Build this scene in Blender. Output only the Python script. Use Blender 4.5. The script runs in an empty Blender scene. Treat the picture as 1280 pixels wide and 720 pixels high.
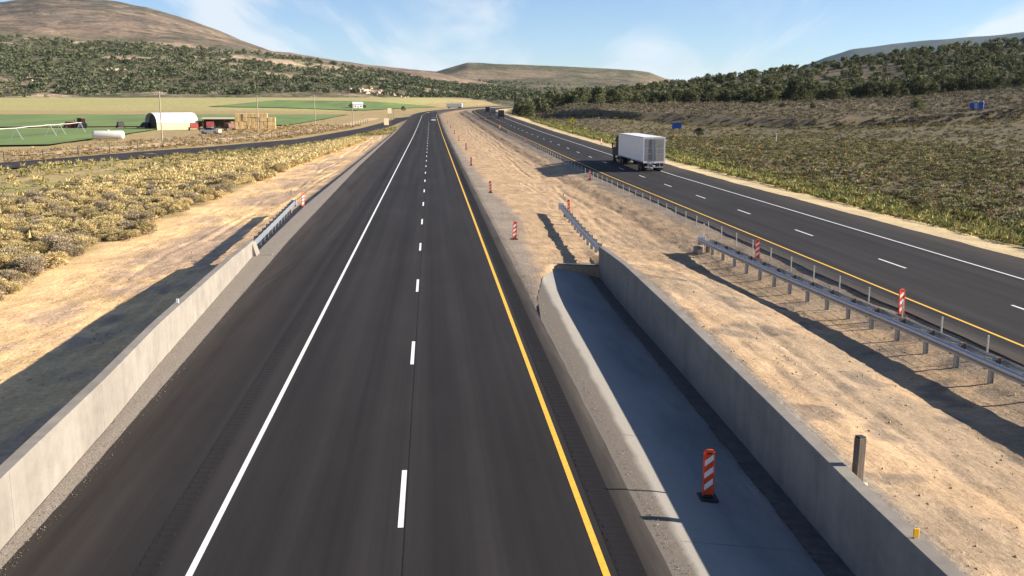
import bpy, math, random
import numpy as np
rng = np.random.default_rng(7)
random.seed(7)
scene = bpy.context.scene
R = math.radians

# ------------------------------------------------------------------ camera
FPX, PITCH, YAW, CAMZ = 1227.0, R(10.69), R(4.67), 8.14
cam_data = bpy.data.cameras.new('camera')
cam = bpy.data.objects.new('camera', cam_data)
scene.collection.objects.link(cam)
cam.location = (0, 0, CAMZ)
cam.rotation_euler = (math.pi / 2 - PITCH, 0, -YAW)
cam_data.sensor_width = 36.0
cam_data.lens = FPX / 1280 * 36.0
cam_data.clip_start = 0.1
cam_data.clip_end = 60000
scene.camera = cam
scene.render.resolution_x, scene.render.resolution_y = 1024, 576

# ------------------------------------------------------------------ light
SUN_EL, SUN_AZ = R(22.2), math.atan2(1.0, -0.09)      # azimuth clockwise from +Y
world = bpy.data.worlds.new('World'); scene.world = world
world.use_nodes = True
wn, wl = world.node_tree.nodes, world.node_tree.links
wn.clear()
w_out = wn.new('ShaderNodeOutputWorld'); w_bg = wn.new('ShaderNodeBackground')
sky = wn.new('ShaderNodeTexSky'); sky.sky_type = 'NISHITA'; sky.sun_disc = False
sky.sun_elevation = SUN_EL; sky.sun_rotation = SUN_AZ
sky.altitude = 1700; sky.air_density = 1.0; sky.dust_density = 0.2; sky.ozone_density = 2.0
w_tc = wn.new('ShaderNodeTexCoord')
# high thin cirrus: direction projected on a plane far overhead
w_sep = wn.new('ShaderNodeSeparateXYZ'); wl.new(w_tc.outputs['Generated'], w_sep.inputs[0])
def wmath(op, a, b=None):
    n = wn.new('ShaderNodeMath'); n.operation = op
    for i, v in enumerate((a, b)):
        if v is None: continue
        if isinstance(v, (int, float)): n.inputs[i].default_value = v
        else: wl.new(v, n.inputs[i])
    return n.outputs[0]
w_z = wmath('MAXIMUM', w_sep.outputs['Z'], 0.0)
w_zz = wmath('ADD', w_z, 0.30)
w_cx = wmath('DIVIDE', w_sep.outputs['X'], w_zz); w_cy = wmath('DIVIDE', w_sep.outputs['Y'], w_zz)
w_comb = wn.new('ShaderNodeCombineXYZ'); wl.new(w_cx, w_comb.inputs[0]); wl.new(w_cy, w_comb.inputs[1])
w_map = wn.new('ShaderNodeMapping'); w_map.inputs['Rotation'].default_value = (0, 0, R(-72))
w_map.inputs['Scale'].default_value = (2.3, 1.0, 1); w_map.inputs['Location'].default_value = (0.4, 9.2, 0)
wl.new(w_comb.outputs[0], w_map.inputs[0])
w_n1 = wn.new('ShaderNodeTexNoise'); w_n1.inputs['Scale'].default_value = 1.1
w_n1.inputs['Detail'].default_value = 6; w_n1.inputs['Roughness'].default_value = 0.5; w_n1.inputs['Distortion'].default_value = 0.7
wl.new(w_map.outputs[0], w_n1.inputs['Vector'])
w_r1 = wn.new('ShaderNodeMapRange'); w_r1.inputs[1].default_value = 0.45; w_r1.inputs[2].default_value = 0.62
w_r1.interpolation_type = 'SMOOTHSTEP'
wl.new(w_n1.outputs['Fac'], w_r1.inputs[0])
w_low = wn.new('ShaderNodeMapRange'); w_low.interpolation_type = 'SMOOTHSTEP'          # cirrus bank lies low; unseen overhead sky cleared to weaken the fill light
w_low.inputs[1].default_value = 0.10; w_low.inputs[2].default_value = 0.45; w_low.inputs[3].default_value = 1.0; w_low.inputs[4].default_value = 0.12
wl.new(w_z, w_low.inputs[0])
w_fac = wmath('MULTIPLY', wmath('MULTIPLY', w_r1.outputs[0], 0.9), w_low.outputs[0])
w_mix = wn.new('ShaderNodeMix'); w_mix.data_type = 'RGBA'
wl.new(w_fac, w_mix.inputs['Factor']); w_tint = wn.new('ShaderNodeMix'); w_tint.data_type = 'RGBA'; w_tint.blend_type = 'MULTIPLY'; w_tint.inputs['Factor'].default_value = 1.0
wl.new(sky.outputs[0], w_tint.inputs['A']); w_tint.inputs['B'].default_value = (.93, .985, 1.16, 1)     # camera white balance
wl.new(w_tint.outputs['Result'], w_mix.inputs['A'])
w_mix.inputs['B'].default_value = (6.4, 6.9, 7.4, 1)
wl.new(w_mix.outputs['Result'], w_bg.inputs['Color'])
w_bg.inputs['Strength'].default_value = 0.05
wl.new(w_bg.outputs[0], w_out.inputs[0])

sun_data = bpy.data.lights.new('sun', 'SUN')
sun = bpy.data.objects.new('sun', sun_data); scene.collection.objects.link(sun)
sun_data.energy = 5.0; sun_data.angle = R(0.5); sun_data.color = (1.0, 0.90, 0.76)
sun.rotation_euler = (math.pi / 2 - SUN_EL, 0, math.pi - SUN_AZ)
sun.location = (60, -8, 40)
scene.view_settings.view_transform = 'Standard'; scene.view_settings.look = 'None'
scene.view_settings.gamma = 1.0; scene.view_settings.exposure = 1.4

# ------------------------------------------------------------------ pixel helpers (1280x720 photo pixels)
_F = np.array([math.sin(YAW) * math.cos(PITCH), math.cos(YAW) * math.cos(PITCH), -math.sin(PITCH)])
_R = np.array([math.cos(YAW), -math.sin(YAW), 0.0]); _U = np.cross(_R, _F); _C = np.array([0, 0, CAMZ])
def ray(x, y): return _F * FPX + _R * (x - 640) + _U * (360 - y)
def on_z(x, y, z=0.0):
    d = ray(x, y); return _C + d * ((z - CAMZ) / d[2])
def at_r(x, y, r):
    d = ray(x, y); return _C + d * (r / math.hypot(d[0], d[1]))
def px_of(X, Y):                                        # photo column of a compass bearing
    a = np.arctan2(X, np.maximum(Y, 1e-3)) - YAW
    a = np.clip(a, -1.3, 1.3)
    return 640 + FPX / math.cos(PITCH) * np.tan(a) * 0.985

# ------------------------------------------------------------------ noise
def _hash(ix, iy, seed):
    h = (ix.astype(np.int64) * 374761393 + iy.astype(np.int64) * 668265263 + seed * 1442695041) & 0xffffffff
    h = ((h ^ (h >> 13)) * 1274126177) & 0xffffffff
    return ((h ^ (h >> 16)) & 0xffff) / 65535.0
def vnoise(x, y, seed=0):
    x = np.asarray(x, float); y = np.asarray(y, float)
    ix = np.floor(x); iy = np.floor(y); fx = x - ix; fy = y - iy
    fx = fx * fx * (3 - 2 * fx); fy = fy * fy * (3 - 2 * fy)
    a = _hash(ix, iy, seed); b = _hash(ix + 1, iy, seed); c = _hash(ix, iy + 1, seed); d = _hash(ix + 1, iy + 1, seed)
    return (a * (1 - fx) + b * fx) * (1 - fy) + (c * (1 - fx) + d * fx) * fy
def fbm(x, y, o=4, seed=0):
    s = 0; a = 0.5; t = 0
    for k in range(o):
        s = s + a * vnoise(x * 2 ** k, y * 2 ** k, seed + k); t += a; a *= 0.5
    return s / t
def sstep(a, b, x):
    t = np.clip((np.asarray(x, float) - a) / (b - a), 0, 1); return t * t * (3 - 2 * t)
ip = np.interp

# ------------------------------------------------------------------ alignment and terrain
def shift(Y):
    Y = np.asarray(Y, float); d = np.clip(Y - 500, 0, 300)
    return d * d / 1800 + np.maximum(Y - 800, 0) * 0.333
def eR(Y): return np.clip(np.asarray(Y, float) - 350, 0, 500) ** 2 / 9000 * 0.8
def ZL(Y): return ip(Y, [0, 250, 320, 400, 500, 600, 700, 800, 900, 1100, 1400], [0, 0, .3, .9, 1.7, 2.7, 3.8, 5, 6, 7.3, 9])
def ZR(Y): return ip(Y, [0, 110, 150, 211, 250, 400, 500, 600, 700, 800, 900, 1100, 1400], [0, 0, .25, .7, 1.0, 2.9, 3.7, 4.4, 5, 5.6, 6.2, 7.4, 9])
def LWf(Y): return ip(Y, [-20, 17, 25, 31, 54, 80, 140], [-8.0, -8.03, -8.35, -8.7, -9.7, -10.2, -10.2])
def RWf(Y): return ip(Y, [-20, 12, 16, 22, 31, 39, 45, 50], [7.6, 7.62, 7.68, 7.9, 8.15, 8.32, 8.5, 8.65])
def LEDGE(Y): return ip(Y, [-20, 20, 40, 60, 130, 220, 300], [-7.75, -7.7, -8.15, -8.6, -9.4, -9.7, -9.7])
def SL(y): return ip(y, [-12, 36, 41, 46, 50], [4.0, 4.05, 4.45, 5.25, 6.3])
def slab_z(u, y):
    u = np.asarray(u, float); y = np.asarray(y, float)
    us = ip(y, [10, 45], [4.45, 5.2]); zb = ip(y, [-12, 10, 14, 19, 30, 45, 51], [-.3, -.33, -.37, -.47, -.62, -.8, -.8])
    t = np.clip((u - us) / (RWf(y) - us), 0, 1.05)
    return -.012 - .03 * np.clip((u - 4.1) / .5, 0, 1) + t * (zb + .042)
def frontage_u(Y): return ip(Y, [90, 120, 137, 150, 168, 192, 240, 330, 380, 440, 700], [-84, -66, -58, -52, -45.5, -37.5, -27.5, -18.6, -15.5, -12.5, -12.5])
RT_X = [640, 800, 1000, 1150, 1280, 1500]; RT_R = [120, 250, 420, 600, 800, 1200]
RT = np.array([[-1.0] * 6, [-1, -1, -.9, -.8, -.6, 0], [4.9, 5.4, 6.4, 8.6, 11.6, 14], [5.9, 9.6, 14.3, 19.2, 24, 28.5],
               [7, 18.5, 33.5, 45, 51.5, 59], [7, 18.5, 33.5, 45, 51.5, 59]])
def right_far(X, Y):
    px = np.clip(px_of(X, Y), 640, 1500); r = np.clip(np.hypot(X, Y), 120, 1200)
    ci = ip(px, RT_X, range(6)); ri = ip(r, RT_R, range(6))
    c0 = np.minimum(ci.astype(int), 4); r0 = np.minimum(ri.astype(int), 4); fc = ci - c0; fr = ri - r0
    fr = fr * fr * (3 - 2 * fr) * .5 + fr * .5
    return (RT[r0, c0] * (1 - fc) + RT[r0, c0 + 1] * fc) * (1 - fr) + (RT[r0 + 1, c0] * (1 - fc) + RT[r0 + 1, c0 + 1] * fc) * fr
def bank(X, Y):                                          # raised sage flat: its edge faces the road
    Yb = ip(X, [30, 40, 62, 72, 84, 110, 150, 200, 300, 500], [520, 420, 345, 328, 296, 273, 268, 272, 285, 320])
    d = (Y - Yb) * .75 + 12 * (fbm(X / 60, Y / 60, 2, 31) - .5)
    return d
def terrain(u, Y, rough=True):
    u = np.asarray(u, float); Y = np.asarray(Y, float); X = u + shift(Y)
    zl, zr = ZL(Y), ZR(Y)
    # left
    lw = LWf(Y) - .3
    w = np.maximum(lw - u, 0)
    drop = ip(w, [0, .6, 4, 8, 12, 25, 45], [-.25, -.4, -.85, -1.1, -1.15, -.9, -.7]) * ip(Y, [0, 70, 140, 400], [1, 1, .75, .5])
    fl = ip(Y, [0, 150, 250, 400, 560, 750, 900, 1050, 1400], [-.7, -.75, -.7, .1, 1.8, 7, 12.5, 13.5, 6])
    mid = ip(Y, [0, 400, 700, 1000, 1400], [-.5, .4, 3.0, 6.8, 3])
    fl = fl + (mid - fl) * sstep(-120, -20, u - (Y - 500) * .02)
    z_left = (zl + drop) * (1 - sstep(18, 42, w)) + fl * sstep(18, 42, w)
    # median
    rw = RWf(Y) + .32
    m = np.clip((u - 4.2) / (18.7 - 4.2), 0, 1)
    z_flat = zl * (1 - m) + zr * m + ip(u, [4.2, 6, 9, 12.5, 14.9, 16, 17, 18.7], [-.03, -.12, -.3, -.58, -.58, -.36, -.28, -.05])
    wt = ip(Y, [10, 22, 39, 46, 50], [1.13, 1.12, 1.12, .95, .8])
    v = u - rw
    z_berm = ip(v, [0, .7, 2, 4, 6, 8.5, 10.8], [0, 0, -.25, -.72, -1.2, -1.28, -1.0]) + (wt - .42)
    z_berm = z_berm * (1 - sstep(5, 10.5, v)) + z_flat * sstep(5, 10.5, v)
    k = 1 - sstep(42, 58, Y)
    z_slab = slab_z(u, Y) - .14
    z_med = np.where(u < rw - .01, np.where((Y < 50) & (u > SL(Y) + .7), z_slab, np.where(Y < 50, np.minimum(-.030 - .03 * (u - 4.2), np.where(u > SL(Y), slab_z(u, Y) - .035, 9)), z_flat)), z_berm * k + z_flat * (1 - k))
    # right
    q = u - (31.3 + eR(Y))
    z_near = zr + ip(q, [0, 3, 5, 9, 20, 60], [-.05, -.25, -.55, -1.1, -1.1, -.9])
    rf = right_far(X, Y) + 2.4 * sstep(0, 3.0, bank(X, Y)) * (1 - sstep(380, 560, np.hypot(X, Y)))
    t = sstep(9, 30, q)
    z_right = z_near * (1 - t) + rf * t
    z = np.where(u < lw + .01, z_left, np.where(u < 4.2, zl - .07, np.where(u < 18.7, z_med, np.where(u < 31.3 + eR(Y), zr - .07, z_right))))
    if rough:
        a = np.where(u < lw, sstep(0, 2, w), 0) + np.where((u > rw) & (u < 18.6), sstep(0, 1.2, v) * (1 - sstep(17.2, 18.4, u)), 0) + np.where(q > 1.5, sstep(1.5, 5, q), 0)
        a = a * np.where((u > 12.6) & (u < 18.6), 1 - .65 * sstep(12.6, 14, u), 1)
        a = np.where((u > 4.4) & (u < 18.6) & (Y > 50), np.maximum(a, sstep(5, 6.5, u) * (1 - sstep(17.2, 18.4, u))), a)
        big = np.where((q > 0) | (w > 20), 1.0, .22)
        z = z + a * ((fbm(u / 6, Y / 6, 3, 3) - .5) * .45 * big + (fbm(u / .9, Y / 1.1, 3, 11) - .5) * .13 + (fbm(u / .35, Y / .3, 2, 17) - .5) * .10)
        # wheel ruts along the works strips
        for uc, wd, dp, sd in ((-12.4, .22, .10, 5), (-14.3, .22, .10, 6), (-15.9, .2, .06, 8), (11.6, .22, .08, 9), (13.4, .22, .08, 10), (9.9, .2, .05, 12), (14.6, .2, .06, 15)):
            c = uc + (fbm(Y / 19, Y * 0 + sd, 2, sd) - .5) * 1.6
            g = np.exp(-((u - c) / wd) ** 2); g2 = np.exp(-((np.abs(u - c) - 2 * wd) / wd) ** 2)
            ok = np.where(uc < 0, (u < lw - 1.2), (u > rw + .6))
            br = sstep(.35, .6, fbm(Y / 9, u * 0 + sd * 3.3, 2, sd + 40))
            z = z + ok * dp * .6 * br * (-g + .5 * g2)
    return z
def tz(u, Y): return float(terrain(np.array([u]), np.array([float(Y)]))[0])

# ------------------------------------------------------------------ materials
MATS = {}
def nt(name):
    m = bpy.data.materials.new(name); m.use_nodes = True
    n, l = m.node_tree.nodes, m.node_tree.links
    return m, n, l, n['Principled BSDF']
def pm(name, col, rough=.8, var=.25, scale=3.0, bump=0.0, bscale=20.0, metal=0.0, stretch=(1, 1, 1), rand=0.0, spec=None, transl=0.0, island=0.0):
    m, n, l, b = nt(name)
    b.inputs['Roughness'].default_value = rough; b.inputs['Metallic'].default_value = metal
    if spec is not None: b.inputs['Specular IOR Level'].default_value = spec
    tc = n.new('ShaderNodeTexCoord'); mp = n.new('ShaderNodeMapping'); mp.inputs['Scale'].default_value = stretch
    l.new(tc.outputs['Object'], mp.inputs[0])
    no = n.new('ShaderNodeTexNoise'); no.inputs['Scale'].default_value = scale; no.inputs['Detail'].default_value = 6; no.inputs['Roughness'].default_value = .65
    l.new(mp.outputs[0], no.inputs['Vector'])
    mr = n.new('ShaderNodeMapRange'); mr.inputs[1].default_value = .3; mr.inputs[2].default_value = .7
    mr.inputs[3].default_value = 1 - var; mr.inputs[4].default_value = 1 + var
    l.new(no.outputs['Fac'], mr.inputs[0])
    fac = mr.outputs[0]
    def mul(a, bb):
        k = n.new('ShaderNodeMath'); k.operation = 'MULTIPLY'; l.new(a, k.inputs[0]); l.new(bb, k.inputs[1]); return k.outputs[0]
    if rand:
        oi = n.new('ShaderNodeObjectInfo'); r2 = n.new('ShaderNodeMapRange'); r2.inputs[3].default_value = 1 - rand; r2.inputs[4].default_value = 1 + rand
        l.new(oi.outputs['Random'], r2.inputs[0]); fac = mul(fac, r2.outputs[0])
    if island:
        ge = n.new('ShaderNodeNewGeometry'); r3 = n.new('ShaderNodeMapRange'); r3.inputs[3].default_value = 1 - island; r3.inputs[4].default_value = 1 + island
        l.new(ge.outputs['Random Per Island'], r3.inputs[0]); fac = mul(fac, r3.outputs[0])
    mx = n.new('ShaderNodeVectorMath'); mx.operation = 'SCALE'; mx.inputs[0].default_value = col[:3]
    l.new(fac, mx.inputs['Scale']); l.new(mx.outputs[0], b.inputs['Base Color'])
    if bump:
        nb = n.new('ShaderNodeTexNoise'); nb.inputs['Scale'].default_value = bscale; nb.inputs['Detail'].default_value = 4
        l.new(mp.outputs[0], nb.inputs['Vector'])
        bp = n.new('ShaderNodeBump'); bp.inputs['Strength'].default_value = bump; bp.inputs['Distance'].default_value = .02
        l.new(nb.outputs['Fac'], bp.inputs['Height']); l.new(bp.outputs[0], b.inputs['Normal'])
    if transl:
        tr = n.new('ShaderNodeBsdfTranslucent'); l.new(mx.outputs[0], tr.inputs['Color'])
        ms = n.new('ShaderNodeMixShader'); ms.inputs[0].default_value = transl
        l.new(b.outputs[0], ms.inputs[1]); l.new(tr.outputs[0], ms.inputs[2]); l.new(ms.outputs[0], n['Material Output'].inputs[0])
    MATS[name] = m
    return m

def attr_mat(name, rough=.95, var=.22, scales=(.35, 5.0), bump=.6, bscale=(6.0, 40.0), dist=.03, island=0, rand=0, transl=0):
    """Colour from the 'Col' attribute (what the soil is made of), mottled by noise."""
    m, n, l, b = nt(name)
    b.inputs['Roughness'].default_value = rough; b.inputs['Specular IOR Level'].default_value = .15
    at = n.new('ShaderNodeAttribute'); at.attribute_name = 'Col'
    tc = n.new('ShaderNodeTexCoord'); last = None
    for k, s in enumerate(scales):
        no = n.new('ShaderNodeTexNoise'); no.inputs['Scale'].default_value = s; no.inputs['Detail'].default_value = 7; no.inputs['Roughness'].default_value = .62
        l.new(tc.outputs['Object'], no.inputs['Vector'])
        mr = n.new('ShaderNodeMapRange'); mr.inputs[1].default_value = .3; mr.inputs[2].default_value = .7; mr.inputs[3].default_value = 1 - var; mr.inputs[4].default_value = 1 + var
        l.new(no.outputs['Fac'], mr.inputs[0])
        if last is None: last = mr.outputs[0]
        else:
            k2 = n.new('ShaderNodeMath'); k2.operation = 'MULTIPLY'; l.new(last, k2.inputs[0]); l.new(mr.outputs[0], k2.inputs[1]); last = k2.outputs[0]
    if island:
        ge = n.new('ShaderNodeNewGeometry'); r3 = n.new('ShaderNodeMapRange'); r3.inputs[3].default_value = 1 - island; r3.inputs[4].default_value = 1 + island
        l.new(ge.outputs['Random Per Island'], r3.inputs[0])
        k2 = n.new('ShaderNodeMath'); k2.operation = 'MULTIPLY'; l.new(last, k2.inputs[0]); l.new(r3.outputs[0], k2.inputs[1]); last = k2.outputs[0]
    sc = n.new('ShaderNodeVectorMath'); sc.operation = 'SCALE'; l.new(at.outputs['Color'], sc.inputs[0]); l.new(last, sc.inputs['Scale'])
    l.new(sc.outputs[0], b.inputs['Base Color'])
    if bump:
        h = None
        for s, wgt in zip(bscale, (1.0, .35)):
            no = n.new('ShaderNodeTexNoise'); no.inputs['Scale'].default_value = s; no.inputs['Detail'].default_value = 5; no.inputs['Roughness'].default_value = .6
            l.new(tc.outputs['Object'], no.inputs['Vector'])
            k2 = n.new('ShaderNodeMath'); k2.operation = 'MULTIPLY'; l.new(no.outputs['Fac'], k2.inputs[0]); k2.inputs[1].default_value = wgt
            if h is None: h = k2.outputs[0]
            else:
                k3 = n.new('ShaderNodeMath'); l.new(h, k3.inputs[0]); l.new(k2.outputs[0], k3.inputs[1]); h = k3.outputs[0]
        if name == 'soil':
            mp = n.new('ShaderNodeMapping'); mp.inputs['Scale'].default_value = (4.2, .30, 1); mp.inputs['Rotation'].default_value = (0, 0, R(4)); l.new(tc.outputs['Object'], mp.inputs[0])
            no = n.new('ShaderNodeTexNoise'); no.inputs['Scale'].default_value = 1.0; no.inputs['Detail'].default_value = 6; no.inputs['Roughness'].default_value = .7; no.inputs['Distortion'].default_value = 1.2; l.new(mp.outputs[0], no.inputs['Vector'])
            k3 = n.new('ShaderNodeMath'); k3.operation = 'MULTIPLY_ADD'; l.new(no.outputs['Fac'], k3.inputs[0]); k3.inputs[1].default_value = .55; l.new(h, k3.inputs[2]); h = k3.outputs[0]
        bp = n.new('ShaderNodeBump'); bp.inputs['Strength'].default_value = bump; bp.inputs['Distance'].default_value = dist
        l.new(h, bp.inputs['Height']); l.new(bp.outputs[0], b.inputs['Normal'])
    if transl:
        tr = n.new('ShaderNodeBsdfTranslucent'); l.new(sc.outputs[0], tr.inputs['Color'])
        ms = n.new('ShaderNodeMixShader'); ms.inputs[0].default_value = transl
        l.new(b.outputs[0], ms.inputs[1]); l.new(tr.outputs[0], ms.inputs[2]); l.new(ms.outputs[0], n['Material Output'].inputs[0])
    MATS[name] = m
    return m

def asphalt_mat(name, base, streaks=True, dust=None):
    m, n, l, b = nt(name)
    b.inputs['Roughness'].default_value = .88; b.inputs['Specular IOR Level'].default_value = .16
    tc = n.new('ShaderNodeTexCoord')
    def noise(sc, st, det=5, ro=.6):
        mp = n.new('ShaderNodeMapping'); mp.inputs['Scale'].default_value = st; l.new(tc.outputs['Object'], mp.inputs[0])
        no = n.new('ShaderNodeTexNoise'); no.inputs['Scale'].default_value = sc; no.inputs['Detail'].default_value = det; no.inputs['Roughness'].default_value = ro
        l.new(mp.outputs[0], no.inputs['Vector']); return no.outputs['Fac']
    def mr(a, lo, hi, x0=.3, x1=.7):
        k = n.new('ShaderNodeMapRange'); k.inputs[1].default_value = x0; k.inputs[2].default_value = x1; k.inputs[3].default_value = lo; k.inputs[4].default_value = hi
        l.new(a, k.inputs[0]); return k.outputs[0]
    def mul(a, c):
        k = n.new('ShaderNodeMath'); k.operation = 'MULTIPLY'; l.new(a, k.inputs[0]); l.new(c, k.inputs[1]); return k.outputs[0]
    f = mul(mr(noise(1.0, (1.7, .012, 1), 4, .5), .74, 1.34), mr(noise(.5, (1, .15, 1), 5), .82, 1.18))
    f = mul(f, mr(noise(1.0, (7, .02, 1), 3), .92, 1.08))
    wv = n.new('ShaderNodeTexWave'); wv.wave_type = 'BANDS'; wv.bands_direction = 'X'; wv.inputs['Scale'].default_value = 2 * math.pi / 1.83 / 20; wv.inputs['Distortion'].default_value = 1.2; wv.inputs['Detail'].default_value = 3
    wm = n.new('ShaderNodeMapping'); wm.inputs['Scale'].default_value = (1, .02, 1); l.new(tc.outputs['Object'], wm.inputs[0]); l.new(wm.outputs[0], wv.inputs['Vector'])
    f = mul(f, mr(wv.outputs['Fac'], .92, 1.10, 0, 1)); f = mul(f, mr(noise(1.1, (1, .6, 1), 3, .4), 1.0, .72, .70, .80))
    f = mul(f, mr(noise(90, (1, 1, 1), 2), .6, 1.4)); f = mul(f, mr(noise(.09, (1.5, 1, 1), 6, .7), .9, 1.1))
    f = mul(f, mr(noise(14, (1, 1, 1), 3), .93, 1.07))
    mx = n.new('ShaderNodeVectorMath'); mx.operation = 'SCALE'; mx.inputs[0].default_value = base; l.new(f, mx.inputs['Scale'])
    col = mx.outputs[0]
    if dust:                                             # blown soil lying along an edge: (u from, u to, colour)
        sx = n.new('ShaderNodeSeparateXYZ'); l.new(tc.outputs['Object'], sx.inputs[0])
        for x0, x1, dc, amt in dust:
            g = mr(sx.outputs['X'], 0, 1, x0, x1)
            g = mul(g, mr(noise(.8, (2.0, .12, 1), 6, .7), .15 * amt, amt))
            mm = n.new('ShaderNodeMix'); mm.data_type = 'RGBA'; l.new(g, mm.inputs['Factor']); l.new(col, mm.inputs['A']); mm.inputs['B'].default_value = (*dc, 1)
            col = mm.outputs['Result']
    l.new(col, b.inputs['Base Color'])
    bp = n.new('ShaderNodeBump'); bp.inputs['Strength'].default_value = .35; bp.inputs['Distance'].default_value = .006
    l.new(noise(70, (1, 1, 1), 3), bp.inputs['Height']); l.new(bp.outputs[0], b.inputs['Normal'])
    MATS[name] = m
    return m

def concrete_mat(name, base):
    m, n, l, b = nt(name); b.inputs['Roughness'].default_value = .88; b.inputs['Specular IOR Level'].default_value = .2
    tc = n.new('ShaderNodeTexCoord'); f = None
    for sc, st, lo, hi, x0, x1 in ((.55, (1, 1, 1.6), .84, 1.12, .3, .7), (.9, (1, 2.0, .3), .88, 1.06, .33, .66), (3.5, (1, 1, 1), .92, 1.07, .3, .7), (45, (1, 1, 1), .9, 1.1, .3, .7)):
        mp = n.new('ShaderNodeMapping'); mp.inputs['Scale'].default_value = st; l.new(tc.outputs['Object'], mp.inputs[0])
        no = n.new('ShaderNodeTexNoise'); no.inputs['Scale'].default_value = sc; no.inputs['Detail'].default_value = 6; no.inputs['Roughness'].default_value = .6; l.new(mp.outputs[0], no.inputs['Vector'])
        r = n.new('ShaderNodeMapRange'); r.inputs[1].default_value = x0; r.inputs[2].default_value = x1; r.inputs[3].default_value = lo; r.inputs[4].default_value = hi; l.new(no.outputs['Fac'], r.inputs[0])
        if f is None: f = r.outputs[0]
        else:
            k = n.new('ShaderNodeMath'); k.operation = 'MULTIPLY'; l.new(f, k.inputs[0]); l.new(r.outputs[0], k.inputs[1]); f = k.outputs[0]
    v = n.new('ShaderNodeVectorMath'); v.operation = 'SCALE'; v.inputs[0].default_value = base; l.new(f, v.inputs['Scale']); l.new(v.outputs[0], b.inputs['Base Color'])
    bp = n.new('ShaderNodeBump'); bp.inputs['Strength'].default_value = .3; bp.inputs['Distance'].default_value = .01; l.new(f, bp.inputs['Height']); l.new(bp.outputs[0], b.inputs['Normal'])
    MATS[name] = m
def slab_mat(name):
    # cast concrete with blown grit; sunlit road edge painted pale, wall-shaded floor painted darker
    m, n, l, b = nt(name); b.inputs['Roughness'].default_value = .85; b.inputs['Specular IOR Level'].default_value = .2
    tc = n.new('ShaderNodeTexCoord'); sx = n.new('ShaderNodeSeparateXYZ'); l.new(tc.outputs['Object'], sx.inputs[0])
    def noise(sc, st=(1, 1, 1), d=6):
        mp = n.new('ShaderNodeMapping'); mp.inputs['Scale'].default_value = st; l.new(tc.outputs['Object'], mp.inputs[0])
        no = n.new('ShaderNodeTexNoise'); no.inputs['Scale'].default_value = sc; no.inputs['Detail'].default_value = d; no.inputs['Roughness'].default_value = .65; l.new(mp.outputs[0], no.inputs['Vector']); return no.outputs['Fac']
    def mr(a, x0, x1, lo, hi):
        r = n.new('ShaderNodeMapRange'); r.inputs[1].default_value = x0; r.inputs[2].default_value = x1; r.inputs[3].default_value = lo; r.inputs[4].default_value = hi; l.new(a, r.inputs[0]); return r.outputs[0]
    def op(o, a, c):
        k = n.new('ShaderNodeMath'); k.operation = o; l.new(a, k.inputs[0])
        if isinstance(c, float): k.inputs[1].default_value = c
        else: l.new(c, k.inputs[1])
        return k.outputs[0]
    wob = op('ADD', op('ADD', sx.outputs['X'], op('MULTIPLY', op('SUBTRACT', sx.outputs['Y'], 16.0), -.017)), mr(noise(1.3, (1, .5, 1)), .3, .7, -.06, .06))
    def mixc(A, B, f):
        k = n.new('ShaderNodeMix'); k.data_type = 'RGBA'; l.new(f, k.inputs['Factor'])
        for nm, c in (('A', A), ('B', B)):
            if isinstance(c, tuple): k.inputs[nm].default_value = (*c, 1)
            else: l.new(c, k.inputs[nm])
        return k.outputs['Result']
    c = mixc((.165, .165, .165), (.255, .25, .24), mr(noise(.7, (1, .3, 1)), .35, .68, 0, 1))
    c = mixc(c, (.31, .285, .245), mr(wob, 5.9, 4.75, 0, .9))  # sunlit strip beside the wall's shadow, put into the concrete colour
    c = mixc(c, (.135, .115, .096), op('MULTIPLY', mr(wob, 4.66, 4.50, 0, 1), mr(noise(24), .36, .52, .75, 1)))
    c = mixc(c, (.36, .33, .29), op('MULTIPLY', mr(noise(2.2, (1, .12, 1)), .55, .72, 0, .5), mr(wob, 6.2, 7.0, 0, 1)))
    g = mr(noise(60, d=2), .3, .7, .85, 1.15); v = n.new('ShaderNodeVectorMath'); v.operation = 'SCALE'; l.new(c, v.inputs[0]); l.new(g, v.inputs['Scale']); l.new(v.outputs[0], b.inputs['Base Color'])
    bp = n.new('ShaderNodeBump'); bp.inputs['Strength'].default_value = .4; bp.inputs['Distance'].default_value = .01; l.new(noise(30), bp.inputs['Height']); l.new(bp.outputs[0], b.inputs['Normal'])
    MATS[name] = m
attr_mat('soil', dist=.06, bump=.8)
attr_mat('hillside', var=.3, scales=(.004, .03, .12), bump=1.0, bscale=(.02, .12), dist=6.0)
asphalt_mat('asphalt', (.0215, .0195, .020), dust=[(-5.6, -8.6, (.075, .06, .05), .75), (3.55, 4.0, (.115, .097, .08), .95)])
asphalt_mat('asphalt_old', (.023, .021, .0215), dust=[(19.6, 18.6, (.11, .09, .07), .9), (28.2, 30.6, (.07, .058, .047), .8)])
asphalt_mat('asphalt_ramp', (.034, .030, .031))
asphalt_mat('rumble_worn', (.0178, .0162, .017))
asphalt_mat('tyre_dust', (.030, .0265, .0255))
asphalt_mat('rumble', (.0115, .0105, .0115))
pm('gravel', (.20, .17, .14), .95, .35, 14, .9, 30)
concrete_mat('concrete', (.238, .214, .186))
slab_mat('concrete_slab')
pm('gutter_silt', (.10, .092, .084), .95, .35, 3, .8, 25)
pm('paint_white', (.74, .74, .71), .6, .16, 7)
pm('paint_yellow', (.74, .42, .04), .6, .16, 7)
pm('galvanised', (.46, .48, .50), .42, .12, 5, metal=.75)
pm('cable_post', (.42, .40, .36), .6, .15, 8)
pm('galv_post', (.34, .35, .36), .5, .15, 8, metal=.6)
pm('wood_post', (.12, .09, .07), .9, .3, 12, .5, 40, stretch=(1, 1, .15))
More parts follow.
